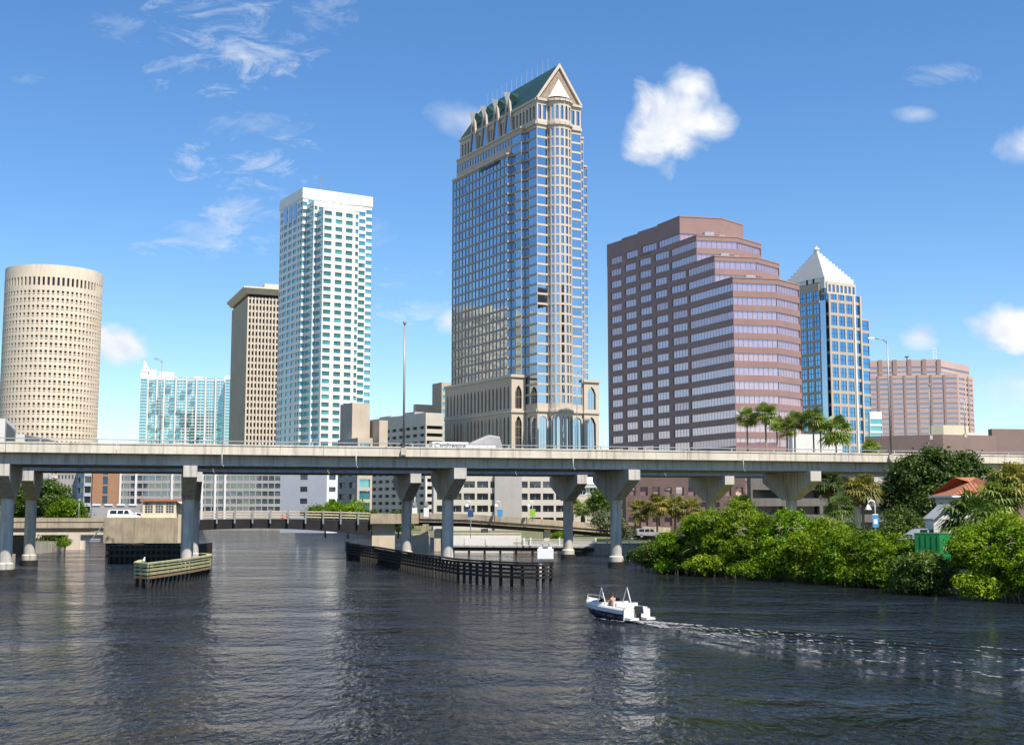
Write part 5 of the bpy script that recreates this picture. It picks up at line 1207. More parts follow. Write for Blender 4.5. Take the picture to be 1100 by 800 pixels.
for i, (px, Y, zt, r, lab) in enumerate(MG):
    p = at(px, Y, 600); c = (p.x - .9, p.y - 1.0)
    bl = [(c[0] + .8, c[1] + .9, zt * .45, r * .95, r * .9, zt * .46)]
    for k in range(4): bl.append((c[0] + r * random.uniform(-.95, .8), c[1] - r * random.uniform(.55, .85), random.uniform(.7, 1.5), 1.5, 1.3, .9))
    for k in range(11):
        a = random.uniform(0, 6.28); q = random.uniform(1.0, 1.8); h_ = random.uniform(.08, .82)
        rr = r * (1.02 - .55 * max(0, h_ - .45)) * random.uniform(.65, .95)
        bl.append((c[0] + math.cos(a) * rr, c[1] + math.sin(a) * rr - .4, zt * h_, q, q, q * .75))
    bl.append((c[0] + random.uniform(-1, 1), c[1], zt - 1.5, 1.7, 1.7, 1.5))
    t_ = tree('mangrove', lab, 'mangrove', c[0], c[1], 1.0, bl, 820, 22, .27, .165, ('leaf_mangrove', 'leaf_fresh')[i in (3, 6, 12)] if i not in (0, 10) else 'leaf_mid', 'mangroves along the right bank', .14)
    m = M()
    for k in range(16):                               # prop roots and bare twigs
        a = random.uniform(3.0, 6.6); rr = r * random.uniform(.5, 1.0); x, y = c[0] + math.cos(a) * rr, c[1] + math.sin(a) * rr
        m.tube([(x, y, -.6), (x + random.uniform(-.2, .2), y + .2, .6), (x * .6 + c[0] * .4, y * .6 + c[1] * .4, 1.7)], .05, 5, .03)
    for k in range(10):
        a = random.uniform(3.2, 6.2); x, y = c[0] + math.cos(a) * r * .6, c[1] + math.sin(a) * r * .7; z = random.uniform(1.2, zt * .6)
        m.tube([(x, y, z), (x + math.cos(a) * 1.3, y + math.sin(a) * 1.3, z + random.uniform(-.2, .9))], .03, 4, .012)
    build('roots', m, 'trunk', t_)
    m = M()
    for k in range(26 if i in (7, 9) else 9):          # bare grey twigs showing through the leaves
        a = random.uniform(3.3, 6.0); z = random.uniform(zt * .25, zt * .85); rr = r * (.95 - .35 * z / zt); x, y = c[0] + math.cos(a) * rr * .8, c[1] + math.sin(a) * rr * .8
        for q in range(3): e_ = (x + math.cos(a) * 1.0 + random.uniform(-.6, .6), y + math.sin(a) * 1.0, z + random.uniform(-.5, .9)); m.tube([(x, y, z), ((x + e_[0]) / 2, (y + e_[1]) / 2, (z + e_[2]) / 2 + .1), e_], .035, 4, .012)
    build('twigs', m, 'twig', t_)
# bank shrubs behind the front row fill the ground between thicket and bridge
for px, Y, zt, r, mt, lab in ((775, 160, 6.5, 4.2, 'leaf_mangrove', 'mangrove behind the tallest one, close to the bridge'), (840, 154, 6.4, 4.2, 'leaf_mid', 'darker shrub in the second row before the bridge pier'),
                              (905, 146, 6.2, 4.0, 'leaf_mid', 'shrub in the second row left of the banner lamp'), (968, 141, 8.9, 4.4, 'leaf_mid', 'round olive green shrub at the foot of the big dark tree'),
                              (1034, 128, 5.0, 3.0, 'leaf_dark', 'dark shrub beside the gabled white shed')):
    p = at(px, Y, 590); tree('shrub', lab, 'shrub', p.x, p.y, GZ, blobs_round(p.x, p.y, zt * .52, r, zt * .5, 7), 520, 17, .34, .2, mt, None, .14)
# the big dark tree right of centre and its neighbours
p = at(1010, 160, 540)
tree('broad_tree', 'big dark dense tree rising in front of the bridge at right', 'tree', p.x, p.y, GZ, [(p.x, p.y, 8.5, 6.2, 5, 5.2), (p.x - 3.6, p.y - 1, 12.2, 3.0, 3, 2.4), (p.x - .6, p.y - .5, 13.4, 2.6, 2.6, 2.2), (p.x + 3.4, p.y, 13.0, 2.7, 2.6, 2.0), (p.x + 5.4, p.y, 10.6, 2.4, 2.4, 2.4), (p.x - 5.4, p.y, 9.2, 2.4, 2.4, 2.4), (p.x - 2.5, p.y - 3.4, 8.4, 2.6, 2.2, 2.4), (p.x + 2.0, p.y - 3.6, 9.6, 2.6, 2.2, 2.3), (p.x + 4.5, p.y - 3, 6.5, 2.6, 2.2, 2.4), (p.x - 4.6, p.y - 2.5, 5.6, 2.4, 2.2, 2.4)],
     1500, 20, .42, .25, 'leaf_dark', None, .42)
for (px, Y, yt, r, mt, lab) in ((6, 248, 512, 5.0, 'leaf_mid', 'green tree cut by the left frame edge, behind the leftmost pier'), (29, 252, 519, 4.2, 'leaf_dark', 'dark tree seen between the two left piers'), (53, 246, 509, 4.6, 'leaf_mid', 'tallest tree of the left bank, right of the left piers'), (74, 242, 535, 4.0, 'leaf_mangrove', 'low bright green tree at the right end of the left bank')):
    p = at(px, Y, 545); zt = zof(yt, Y); h_ = (zt - GZ); tree('bank_tree', lab, 'tree', p.x, p.y, GZ, blobs_round(p.x, p.y, GZ + h_ * .58, r, h_ * .46, 8), 620, 16, .45, .26, mt, 'trees of the left bank', .3)
for (px, Y, yt, r, mt, lab) in ((350, 262, 541, 4.2, 'leaf_mangrove', 'bright clipped tree just left of centre above the drawbridge span'), (374, 258, 540.5, 4.4, 'leaf_mangrove', 'bright tree right of its twin above the drawbridge span'), (404, 262, 549, 3.6, 'leaf_dark', 'shrub with its shade coloured dark behind the drawbridge abutment'), (428, 262, 549, 3.4, 'leaf_dark', 'shrub with its shade coloured dark behind the centre left pier')):  # the last two stand in shade, put into their leaf colour
    p = at(px, Y, 545); zt = zof(yt, Y); tree('street_tree', lab, 'tree', p.x, p.y, GZ, blobs_round(p.x, p.y, zt - 2.6, r, 2.7, 7), 420, 14, .4, .26, mt, None, .2)
p = at(658, 226, 560); tree('olive_shrub', 'grey green olive coloured shrub behind the riverside railing by the centre right pier', 'shrub', p.x, p.y, GZ, blobs_round(p.x, p.y, 4.4, 3.6, 2.8, 7), 480, 16, .36, .22, 'leaf_olive', None, .16)
p = at(600, 223, 575); tree('hedge_shrub', 'small light green shrub beside the ramp pillar', 'shrub', p.x, p.y, GZ, blobs_round(p.x, p.y, 2.6, 1.6, 1.0, 5), 120, 14, .25, .16, 'leaf_mangrove', None, .1)
p = at(648, 262, 560); tree('street_tree', 'mid green tree right of the cream hall between piers', 'tree', p.x, p.y, GZ, blobs_round(p.x, p.y, 9.0, 3.4, 3.4, 7), 420, 14, .4, .26, 'leaf_mid', None, .2)
p = at(62, 233, 578); tree('bank_shrub', 'dark green shrub hanging over the left bank below the drawbridge deck', 'shrub', p.x, p.y - 2, .8, blobs_round(p.x, p.y - 3, 2.4, 2.6, 1.7, 6), 200, 14, .3, .2, 'leaf_dark', None, .12)
p = at(72, 226, 585); tree('bank_shrub', 'small yellow green shrub at the water line of the left bank', 'shrub', p.x, p.y - 1, .4, blobs_round(p.x, p.y - 1.5, 1.6, 1.2, 1.2, 5), 90, 14, .24, .16, 'leaf_mangrove', None, .08)

# palms: one fan-leaved crown per kind, copied
def palm_crown(material, parent, nf, rad, droop, skirt, name='crown'):
    g = ORG[parent.name]; V = []; Fc = []; rn = []
    for k in range(nf):
        el = math.asin(random.uniform(-.75 if skirt else -.7, 1.0)); az = random.uniform(0, 2 * math.pi)
        d = Vector((math.cos(az) * math.cos(el), math.sin(az) * math.cos(el), math.sin(el)))
        side = d.cross(Vector((0, 0, 1))).normalized() if abs(d.z) < .98 else Vector((1, 0, 0)); up = side.cross(d).normalized()
        L = rad * random.uniform(.34, .58); tip = d * L + Vector((0, 0, -.12 * L)); R_ = rad * random.uniform(.42, .55); tint = random.uniform(.1, .8) * (1 if el > -.1 else 1.25)
        i = len(V); V += [side * .03, side * -.03, tip - side * .02, tip + side * .02]; Fc.append((i, i + 1, i + 2, i + 3)); rn.append(.6)
        nb = 13
        for j in range(nb):
            an = (j / (nb - 1) - .5) * R(230); bd = (d * math.cos(an) + side * math.sin(an)).normalized(); w = side * math.cos(an) - d * math.sin(an)
            fold = up * (.10 if j % 2 else -.06); ln = R_ * (1 - .25 * abs(an) / 2)
            mid = tip + bd * ln * .55 + fold * .5; end = tip + bd * ln + Vector((0, 0, -droop * ln * random.uniform(.6, 1.3))) + fold
            ww = ln * .075; i = len(V); V += [tip, mid - w * ww, end, mid + w * ww]; Fc.append((i, i + 1, i + 2, i + 3)); rn.append(tint + random.uniform(-.1, .1))
    me = bpy.data.meshes.new(name); me.from_pydata([tuple(v) for v in V], [], Fc); a = me.attributes.new('rnd', 'FLOAT', 'FACE'); a.data.foreach_set('value', [min(1, max(0, q)) for q in rn])
    me.materials.append(MATS[material]); me.update(); o = bpy.data.objects.new(name, me); link(o, parent); return o
def palm(kind, label, px, Y, ytop, diam, material, group, z0=GZ, skirt=False, tr=.2):
    p = at(px, Y, ytop); zt = zof(ytop, Y); zc = zt - diam * .40
    r0 = thing(kind, label, 'palm', (p.x, p.y, z0), group); m = M(); ln = random.uniform(-.5, .5)
    m.tube([(p.x + ln, p.y, z0 - .3), (p.x + ln * .7, p.y, z0 + (zc - z0) * .4), (p.x, p.y, zc)], tr * 1.25, 8, tr * .8); build('trunk', m, 'trunk_palm', r0, True)
    c = palm_crown(material, r0, 64 if skirt else 60, diam * .62, .42 if skirt else .34, skirt); c.location = (0, 0, zc - z0)
    if skirt:
        V = []; m = M()
        for k in range(60):
            a = random.uniform(0, 6.28); z = zc - random.uniform(0, .25) * diam; d = Vector((math.cos(a), math.sin(a), 0)); s_ = Vector((-d.y, d.x, 0)) * .12
            q = Vector((p.x, p.y, z)); e = q + d * random.uniform(.4, .8) * diam * .28 + Vector((0, 0, -diam * .22)); m.quad(q + d * .1 - s_ * .3, e - s_, e + s_ + Vector((0, 0, -.3)), q + d * .1 + s_ * .3)
        build('dead_fronds', m, 'thatch', r0)
    return r0
for args in ((802, 262, 437.5, 5.2, 'leftmost slim palm of the row above the bridge deck'), (821.5, 258, 431.5, 6.0, 'tallest palm of the row above the deck, second from the left'), (834, 274, 446, 4.6, 'short palm tucked behind the tallest of the row'),
             (845, 268, 451.5, 4.8, 'low palm of the row between the tallest and the fourth trunk'), (853.5, 262, 442.5, 5.2, 'palm with full round crown in front of the white low building'), (873, 258, 437, 5.8, 'tall dense palm near the right end of the row'), (881, 270, 446, 5.0, 'leaning palm overlapping the tall dense one near the right end'), (897, 256, 447, 7.6, 'bushy drooping palm below the blue tower'), (935, 262, 472, 4.6, 'palm crown barely rising over the deck right of the blue tower')):
    px, Y, yt, dm, lab = args; palm('fan_palm', lab, px, Y, yt, dm, 'leaf_palm', 'palms rising above the bridge deck')
for args in ((687, 234, 537, 4.6, 'leftmost sabal palm under the bridge, close to the centre right pier'), (705, 232, 529.5, 5.0, 'tallest sabal palm of the group under the bridge'), (725, 234, 531.5, 5.1, 'third sabal palm under the bridge with brown hanging fronds'), (742, 231, 535.5, 5.0, 'rightmost sabal palm of the group under the bridge')):
    px, Y, yt, dm, lab = args; palm('sabal_palm', lab, px, Y, yt, dm, 'leaf_sabal', 'sabal palms under the bridge', skirt=True, tr=.18)
for args in ((926, 158, 507, 5.2, 'leaf_sabal', True, 'yellowish sabal palm just left of the big dark tree'), (889, 199, 503, 5.2, 'leaf_dark', True, 'shaded dark palm below the bridge left of the yellowish sabal'), (901, 152, 529, 4.0, 'leaf_mid', False, 'small palm crown behind the banner lamp'), (1087, 134, 497, 5.6, 'leaf_sabal', True, 'sunlit sabal palm over the red roof at the right edge'), (1048, 125, 527, 7.4, 'leaf_mid', True, 'dark palm in front of the red roofed house'),
             (1074, 133, 510, 5.4, 'leaf_palm', True, 'green palm between the red roof and the sunlit sabal at the right edge'), (615, 270, 535, 4.2, 'leaf_sabal', False, 'left palm before the cream hall'), (627, 262, 536.5, 4.4, 'leaf_palm', False, 'middle palm before the cream hall'), (637, 268, 533, 4.4, 'leaf_palm', False, 'right palm before the cream hall, next to the pier'), (797, 228, 530, 4.8, 'leaf_mid', False, 'palm under the bridge behind the tallest mangrove')):
    px, Y, yt, dm, mt, sk, lab = args; palm('palm_tree', lab, px, Y, yt, dm, mt, None, skirt=sk, tr=.18)

# ------------------------------------------------------------------ house, shed, container, vehicles
def red_house():
    Y = 139; x0, x1 = kx(1027) * Y, kx(1085) * Y; ze = zof(532, Y); zr = zof(512.5, Y + 3); y0, y1 = Y, Y + 6.5
    B = Bld('red_roof_house', 'white house with red tiled hip roof among the palms at right', 'house', (x0, y0, GZ))
    w = x1 - x0; zw = [(GZ + 1, GZ + 2.6), (ze - 2.4, ze - .8)]
    B.wall((x0, y0), (x1, y0), GZ, ze, bays(w, 4, .4), zw, .15, 'white_wall', 'glass_dark', .6, .06, 'white_paint', hmull=.8); B.wall((x1, y0), (x1, y1), GZ, ze, wm='white_wall'); B.wall((x1, y1), (x0, y1), GZ, ze, wm='white_wall'); B.wall((x0, y1), (x0, y0), GZ, ze, bays(6.5, 2, .3), zw, .15, 'white_wall', 'glass_dark')
    o = .6; m = B.m('roof', 'tile_red'); e = [(x0 - o, y0 - o, ze), (x1 + o, y0 - o, ze), (x1 + o, y1 + o, ze), (x0 - o, y1 + o, ze)]; r0, r1 = (x0 + 3.6, (y0 + y1) / 2, zr), (x1 - 5, (y0 + y1) / 2, zr)
    m.quad(e[0], e[1], r1, r0); m.quad(e[1], e[2], r1); m.quad(e[2], e[3], r0, r1); m.quad(e[3], e[0], r0)
    # barrel tiles: shallow rolls running up the front and side slopes
    for k in range(int((w + 2 * o) / .45)):
        x = x0 - o + .2 + k * .45; f = min(1, (x - x0 + o) / (3.6 + o), (x1 + o - x) / (5 + o)); yt = y0 - o + ((y0 + y1) / 2 - y0 + o) * f; zt_ = ze + (zr - ze) * f; m.tube([(x, y0 - o, ze + .02), (x, yt, zt_ + .02)], .09, 5)
    B.m('fascia', 'white_paint').box(x0 - o, x1 + o, y0 - o - .05, y0 - o + .1, ze - .22, ze - .003); B.m('fascia', 'white_paint').box(x0 - o - .05, x0 - o + .1, y0 - o + .11, y1 + o, ze - .22, ze - .003); B.done()
    # gabled shed in front
    Y = 131; x0, xm = kx(1002) * Y, kx(1018.5) * Y; x1 = 2 * xm - x0; ze = zof(557, Y); za = zof(543.5, Y)
    S = thing('gabled_shed', 'small white boarded shed with plain gable beside the red roofed house', 'shed', (xm, Y, GZ)); m = M()
    m.quad((x0, Y, GZ), (x1, Y, GZ), (x1, Y, ze), (xm, Y, za), (x0, Y, ze)); m.quad((x1, Y, GZ), (x1, Y + 2.6, GZ), (x1, Y + 2.6, ze), (x1, Y, ze)); m.quad((x0, Y + 2.6, GZ), (x0, Y, GZ), (x0, Y, ze), (x0, Y + 2.6, ze)); m.quad((x1, Y + 2.6, GZ), (x0, Y + 2.6, GZ), (x0, Y + 2.6, ze), (xm, Y + 2.6, za), (x1, Y + 2.6, ze))
    build('wall', m, 'white_wall', S); m = M()
    for k in range(14): z = GZ + .25 + k * .3; m.box(x0 + .02, x1 - .02, Y - .025, Y - .003, z, z + .26)
    build('boarding', m, 'white_wall', S); m = M()
    for s_ in (-1, 1):
        xe = xm + s_ * (xm - x0 + .15); zz = ze - .16
        m.hull([(xe, Y - .4, zz), (xm, Y - .4, za + .03), (xm, Y + 2.9, za + .03), (xe, Y + 2.9, zz), (xe, Y - .4, zz + .16), (xm, Y - .4, za + .2), (xm, Y + 2.9, za + .2), (xe, Y + 2.9, zz + .16)])
    build('roof', m, 'roofgrey', S)
red_house()
def container():
    Y = 121; x0, xc, x1 = kx(985) * Y, kx(1008) * Y, kx(1023) * Y; z0, z1 = GZ + .55, zof(573.5, Y)
    d1 = V2(x0 - xc, 1.1); d2 = V2(x1 - xc, .9); C = V2(xc, Y)
    r0 = thing('green_container', 'green waste container truck body with pale leaf mark, half hidden in mangroves', 'container', (xc, Y, GZ)); c4 = [C, C + d2, C + d2 + d1 + V2(0, 1), C + d1]
    m = M(); m.prism(c4, z0, z1); build('body', m, 'green_paint', r0)
    m = M()
    for u in (.05, .28, .5, .72, .95): q = C + d1 * u; n_ = V2(-.25, -.97); m.prism([q + n_ * .02, q + d1.normalized() * .1 + n_ * .02, q + d1.normalized() * .1 + n_ * .1, q + n_ * .1], z0 + .05, z1 - .05)
    build('rib', m, 'green_paint', r0)
    m = M(); cx = sum((p for p in c4), V2(0, 0)) / 4; m.prism([cx + (p - cx) * 1.03 for p in c4], z1 + .003, z1 + .1); build('lid', m, 'green_paint', r0)
    m = M(); q = C + d2 * .5; e = d2.normalized(); n_ = V2(e.y, -e.x) * .03; zc = (z0 + z1) / 2 + .15
    for k in range(4):
        a0 = math.pi / 2 * k; pts = [(0, 0), (.16, .1), (.30, 0), (.16, -.1)]
        m.quad(*[(*(q + n_ + e * (px * math.cos(a0) - py * math.sin(a0))), zc + px * math.sin(a0) + py * math.cos(a0)) for px, py in pts])
    build('emblem', m, 'logo_pale', r0)
    for s_ in (.15, .85):
        q = C + d1 * s_ + V2(.3, .3); m = M(); rings = []
        for dx in (0, .25): rings.append([(q.x + math.cos(a) * .48, q.y + dx, GZ + .48 + math.sin(a) * .48) for a in [2 * math.pi * k / 14 for k in range(14)]])
        m.loop(rings); build('wheel', m, 'tyre', r0)
container()
def car(name, label, cat, x, y, z, rz, body, L=4.5, Wd=1.75, H=1.45, van=False, group=None):
    r0 = thing(name, label, cat, (x, y, z), group)
    prof = ([(-.5, .28), (-.5, .55), (-.49, .93), (-.44, 1.0), (.20, 1.0), (.30, .62), (.47, .52), (.5, .40), (.5, .2)] if van else [(-.5, .25), (-.5, .58), (-.44, .66), (-.30, .95), (-.22, 1.0), (.08, 1.0), (.24, .66), (.46, .56), (.5, .42), (.5, .2)])
    ca, sa = math.cos(rz), math.sin(rz)
    def T(u, v, w): return (x + u * ca - v * sa, y + u * sa + v * ca, z + w)
    m = M(); rings = []
    for f, dv in ((-1, .06), (-.93, 0), (.93, 0), (1, .06)):
        rings.append([T(u * L * (1 - (.01 if abs(f) == 1 else 0)), f * Wd / 2 * (1 - .14 * max(0, h_ - .6) / .4), h_ * H * (1 - dv * .3)) for u, h_ in prof])
    m.loop(rings); o = build('body', m, body, r0)
    for s_ in (-1, 1):
        wins = [(-.42, -.2), (-.17, .02), (.05, .2)] if van else [(-.30, -.1), (-.07, .12)]
        for u0, u1 in wins:
            m = M(); y0_, y1_ = s_ * (Wd / 2 * .985 + .01), s_ * (Wd / 2 * .87 + .012)
            q = [T(u0 * L, y0_, .66 * H), T(u1 * L + (.03 * L if u1 > .1 else 0), y0_, .66 * H), T(u1 * L - (.03 * L if u1 > .1 else 0), y1_, .94 * H), T(u0 * L + .02 * L, y1_, .94 * H)]; m.quad(*(q if s_ < 0 else q[::-1])); build('side_window', m, 'car_glass', r0)
        for u in (-.31, .31):
            m = M(); rg = [[T(u * L + math.cos(a) * .32, s_ * (Wd / 2 + dv), .32 + math.sin(a) * .32) for a in [2 * math.pi * k / 14 for k in range(14)]] for dv in (-.2, .015)]; m.loop(rg); w_ = build('wheel', m, 'tyre', r0); m = M(); rg = [[T(u * L + math.cos(a) * .2, s_ * (Wd / 2 + dv), .32 + math.sin(a) * .2) for a in [2 * math.pi * k / 12 for k in range(12)]] for dv in (.0, .03)]; m.loop(rg); build('rim', m, 'galv', w_)
    return r0
p = at(133.5, 208, 556); car('passenger_van', 'white van with two dark windows crossing the drawbridge left of the tender house', 'van', p.x, p.y - .5, 5.703, 0.12, 'car_white', 4.9, 1.9, 1.95, True)
p = at(146, 210, 556); car('parked_car', 'white car right behind the white van on the drawbridge', 'car', p.x + .6, p.y - .5, 5.703, 0.12, 'car_white', 4.2)
p = at(723, 226, 570); car('parked_car', 'red orange car parked below the sabal palms', 'car', p.x, p.y, GZ, .1, 'car_red')
p = at(696, 228, 566); car('parked_car', 'pale silver car parked left of the red one below the sabal palms', 'car', p.x, p.y, GZ + .6, .1, 'car_silver', 4.4, 1.8, 1.7, True)
p = at(996, 132, 570); car('parked_car', 'silver car roof just showing above the green container', 'car', p.x, p.y, zof(567, 132) - 1.5, .2, 'car_silver')
# truck on the far bridge behind the near parapet
tk = bp_((0) , 27); Yt = deckY(496, 28); tx0, tx1 = kx(464.5, 477) * Yt, kx(529, 477) * Yt
TR = thing('flatbed_truck', 'long white lorry body with black lettering showing over the bridge parapet', 'truck', ((tx0 + tx1) / 2, Yt, 14.66))
O_ = V2(tx0, Yt - .0); Lt = (tx1 - tx0) * 1.03; zt = zof(474.2, Yt)
m = M(); m.obox(O_, BD, -BN, 0, Lt * .60, 0, 2.4, 15.4, zt); build('cargo_box', m, 'car_white', TR); m = M(); m.obox(O_, BD, -BN, Lt * .603, Lt * .92, 0, 2.3, 15.9, zof(476.5, Yt)); build('flat_body', m, 'white_paint', TR)
m = M(); m.obox(O_, BD, -BN, Lt * .93, Lt * 1.06, .05, 2.3, 15.7, zof(477.3, Yt)); build('cab', m, 'car_white', TR)
for u in (.12, .22, .8, .98):
    q = O_ + BD * (Lt * u); m = M(); m.loop([[(*(q + BD * (.5 * math.cos(a)) - BN * dv), 15.16 + .5 * math.sin(a)) for a in [2 * math.pi * k / 14 for k in range(14)]] for dv in (.02, .4)]); build('wheel', m, 'tyre', TR)
cu = bpy.data.curves.new('lettering', 'FONT'); cu.body = "C'artPrentice"; cu.size = 1.02; cu.extrude = .01; cu.align_x = 'LEFT'
to = bpy.data.objects.new('lettering', cu); COL.objects.link(to)
dg = bpy.context.evaluated_depsgraph_get(); me = bpy.data.meshes.new_from_object(to.evaluated_get(dg)); bpy.data.objects.remove(to)
lo = bpy.data.objects.new('lettering', me); me.materials.append(MATS['sign_text']); link(lo, TR)
q = O_ + BN * .03 + BD * .3 - V2(*ORG[TR.name][:2]); lo.location = (q.x, q.y, zt - 1.02 - 14.66 + .12); lo.rotation_euler = (R(90), 0, math.atan2(BD.y, BD.x))
wdt = max(v.co.x for v in me.vertices); lo.scale = (Lt * .52 / wdt, 1, 1)

Yg = deckY(522, 31.2); gx0, gx1 = kx(504, 470) * Yg, kx(541, 470) * Yg; TT = thing('covered_trailer', 'grey tarpaulin covered trailer peeping over the bridge parapet before the gabled tower', 'trailer', (gx0, Yg, 14.66)); O2 = V2(gx0, Yg); Lg = gx1 - gx0
rg = []
for f_, w_ in ((0, .55), (.12, .68), (.5, .93), (.62, 1), (.93, .94), (1, .55)):
    q = O2 + BD * (Lg * f_); zt2 = 15.9 + (zof(466.5, Yg) - 15.9) * w_; rg.append([(*(q - BN * dv), zz) for dv, zz in ((0, 15.9), (0, zt2 - .25), (.5, zt2), (1.9, zt2), (2.4, zt2 - .25), (2.4, 15.9))])
m = M(); m.loop(rg); build('tarpaulin', m, 'tarp_grey', TT); m = M(); m.obox(O2, BD, -BN, .1, Lg - .1, .1, 2.3, 15.5, 15.895); build('chassis', m, 'black', TT)
for u in (.15, .3, .85):
    q = O2 + BD * (Lg * u); m = M(); m.loop([[(*(q + BD * (.5 * math.cos(a)) - BN * dv), 15.16 + .5 * math.sin(a)) for a in [2 * math.pi * k / 14 for k in range(14)]] for dv in (.02, .4)]); build('wheel', m, 'tyre', TT)

# floating boom and low walls on the left bank
m = M(); pts = [water_at(18, 596), water_at(32, 592), water_at(50, 589.5), water_at(77, 587)]; m.tube([(p.x, p.y, .12) for p in poly_pts([tuple(p) for p in pts], 2.5)], .22, 8)
mat('boom_yellow', (.70, .46, .03), .6, var=.1); FB = thing('floating_boom', 'yellow floating boom along the left bank at the water line', 'boom', (pts[1].x, pts[1].y, 0)); build('float', m, 'boom_yellow', FB, True)
m = M(); m.tube([(p.x, p.y, -.25) for p in pts], .05, 5); build('skirt', m, 'wet_dark', FB)
WL = thing('bank_wall', 'cream retaining wall of the left bank below the drawbridge deck', 'wall', (-82, 238, 0)); m = M()
for x0, x1 in ((-92, -88.5), (-85.0, -82.5)): m.box(x0, x1, 236.2, 237.0, -.5, 3.2)
m.box(-93, -81.8, 237.005, 237.8, -.5, 1.7); build('wall', m, 'cream', WL); m = M(); m.box(-92.2, -82.3, 236.9, 237.95, 3.205, 3.4); build('coping', m, 'concrete', WL)

# ------------------------------------------------------------------ the motor boat
BX, BY, BH = 7.35, 91.2, math.atan2(.865, -.50)
BT = thing('motor_boat', 'white and navy motor boat with raised dark bimini heading away', 'boat', (BX, BY, 0)); BT.rotation_euler.z = 0
cb, sb = math.cos(BH), math.sin(BH)
def bt(u, v, w): return (BX + u * cb - v * sb, BY + u * sb + v * cb, w + .03 * u * .5)
ST = [(-3.0, 1.18, 1.05, -.28, .92), (-2.0, 1.22, 1.1, -.32, .94), (-.5, 1.24, 1.08, -.32, .98), (1.0, 1.15, .92, -.25, 1.02), (2.1, .85, .58, -.05, 1.06), (2.8, .45, .25, .25, 1.10), (3.25, .06, .03, .7, 1.14)]
m = M(); rings = []
for u, bg_, bc, zk, zg in ST: rings.append([bt(u, -bg_, zg - .36), bt(u, -bc, .12 + max(0, zk)), bt(u, 0, zk), bt(u, bc, .12 + max(0, zk)), bt(u, bg_, zg - .36)])
m.loop(rings, False, True); smooth_angle(build('hull', m, 'hull_navy', BT), 40)
m = M(); rings = []
for u, bg_, bc, zk, zg in ST: rings.append([bt(u, -bg_ - .03, zg - .37), bt(u, -bg_ - .045, zg - .1), bt(u, -bg_ + .02, zg), bt(u, -bg_ * .8 + .02, zg + .02), bt(u, -bg_ * .78 + .02, zg - .3)])
m.loop(rings, False, False); rings = []
for u, bg_, bc, zk, zg in ST: rings.append([bt(u, bg_ + .03, zg - .37), bt(u, bg_ + .045, zg - .1), bt(u, bg_ - .02, zg), bt(u, bg_ * .8 - .02, zg + .02), bt(u, bg_ * .78 - .02, zg - .3)])
m.loop(rings, False, False); build('gunwale', m, 'gelcoat', BT)
m = M(); rings = []
for u, bg_, bc, zk, zg in ST[3:]: w = bg_ * .8; rings.append([bt(u, -w, zg + .015), bt(u, -w * .6, zg + .12), bt(u, 0, zg + .16), bt(u, w * .6, zg + .12), bt(u, w, zg + .015)])
m.loop(rings, False, False); q = rings[0]; m.f.append(tuple(len(m.v) + k for k in range(5))); m.v += q; build('bow_deck', m, 'gelcoat', BT)
m = M(); m.quad(bt(-2.9, -.95, .5), bt(1.1, -.85, .5), bt(1.1, .85, .5), bt(-2.9, .95, .5)); build('cockpit_floor', m, 'gelcoat', BT)
def bbox(m, u0, u1, v0, v1, z0, z1, tu=0): m.hull([bt(u0, v0, z0), bt(u1, v0, z0), bt(u1, v1, z0), bt(u0, v1, z0), bt(u0 + tu, v0 + .03, z1), bt(u1 + tu, v0 + .03, z1), bt(u1 + tu, v1 - .03, z1), bt(u0 + tu, v1 - .03, z1)])
m = M(); bbox(m, -3.04, -2.98, -1.16, 1.16, .08, .9); build('transom', m, 'gelcoat', BT)
m = M(); bbox(m, -3.75, -3.05, -1.1, -.32, .18, .34); bbox(m, -3.75, -3.05, .32, 1.1, .18, .34); build('swim_platform', m, 'gelcoat', BT)
m = M(); bbox(m, -2.95, -1.9, -1.0, 1.0, .52, 1.02); build('sun_pad', m, 'gelcoat', BT); m = M(); bbox(m, -1.86, -1.66, -.95, .95, .8, 1.22); build('bench_back', m, 'gelcoat', BT)
m = M(); bbox(m, -1.65, -1.15, -.95, .95, .52, .86); build('bench_seat', m, 'vinyl_tan', BT)
for v in (-.62, .25): m = M(); bbox(m, -1.1, -.6, v, v + .5, .52, .93); bbox(m, -1.18, -1.08, v, v + .5, .8, 1.3); build('helm_seat', m, 'gelcoat', BT)
for v in (-.95, .3): m = M(); bbox(m, .0, .5, v, v + .65, .52, 1.16); build('console', m, 'gelcoat', BT)
m = M(); m.quad(bt(.5, -.95, 1.15), bt(.5, -.1, 1.15), bt(.22, -.12, 1.42), bt(.22, -.88, 1.42)); m.quad(bt(.5, .95, 1.15), bt(.22, .88, 1.42), bt(.22, .12, 1.42), bt(.5, .1, 1.15)); build('windscreen', m, 'glass_dark', BT)
m = M(); m.tube([bt(-.06, .52 + .19 * math.cos(a), 1.12 + .19 * math.sin(a)) for a in [2 * math.pi * k / 16 for k in range(17)]], .018, 5); build('steering_wheel', m, 'black', BT)
m = M(); bbox(m, -3.55, -3.08, -.23, .23, .62, 1.12, .08); bbox(m, -3.42, -3.12, -.12, .12, -.35, .615); bbox(m, -3.62, -3.05, -.05, .05, -.4, -.22); build('outboard_motor', m, 'black', BT)
m = M(); rings = []
for u in (-.62, -.3, .5, 1.0): z = 2.30 - .05 * abs(u - .2); rings.append([bt(u, v, z + .10 * (1 - (v / 1.12) ** 2)) for v in (-1.12, -.6, 0, .6, 1.12)] + [bt(u, v, z - .05 + .10 * (1 - (v / 1.12) ** 2)) for v in (1.12, .6, 0, -.6, -1.12)])
m.loop(rings); build('bimini_canopy', m, 'canvas_dark', BT)
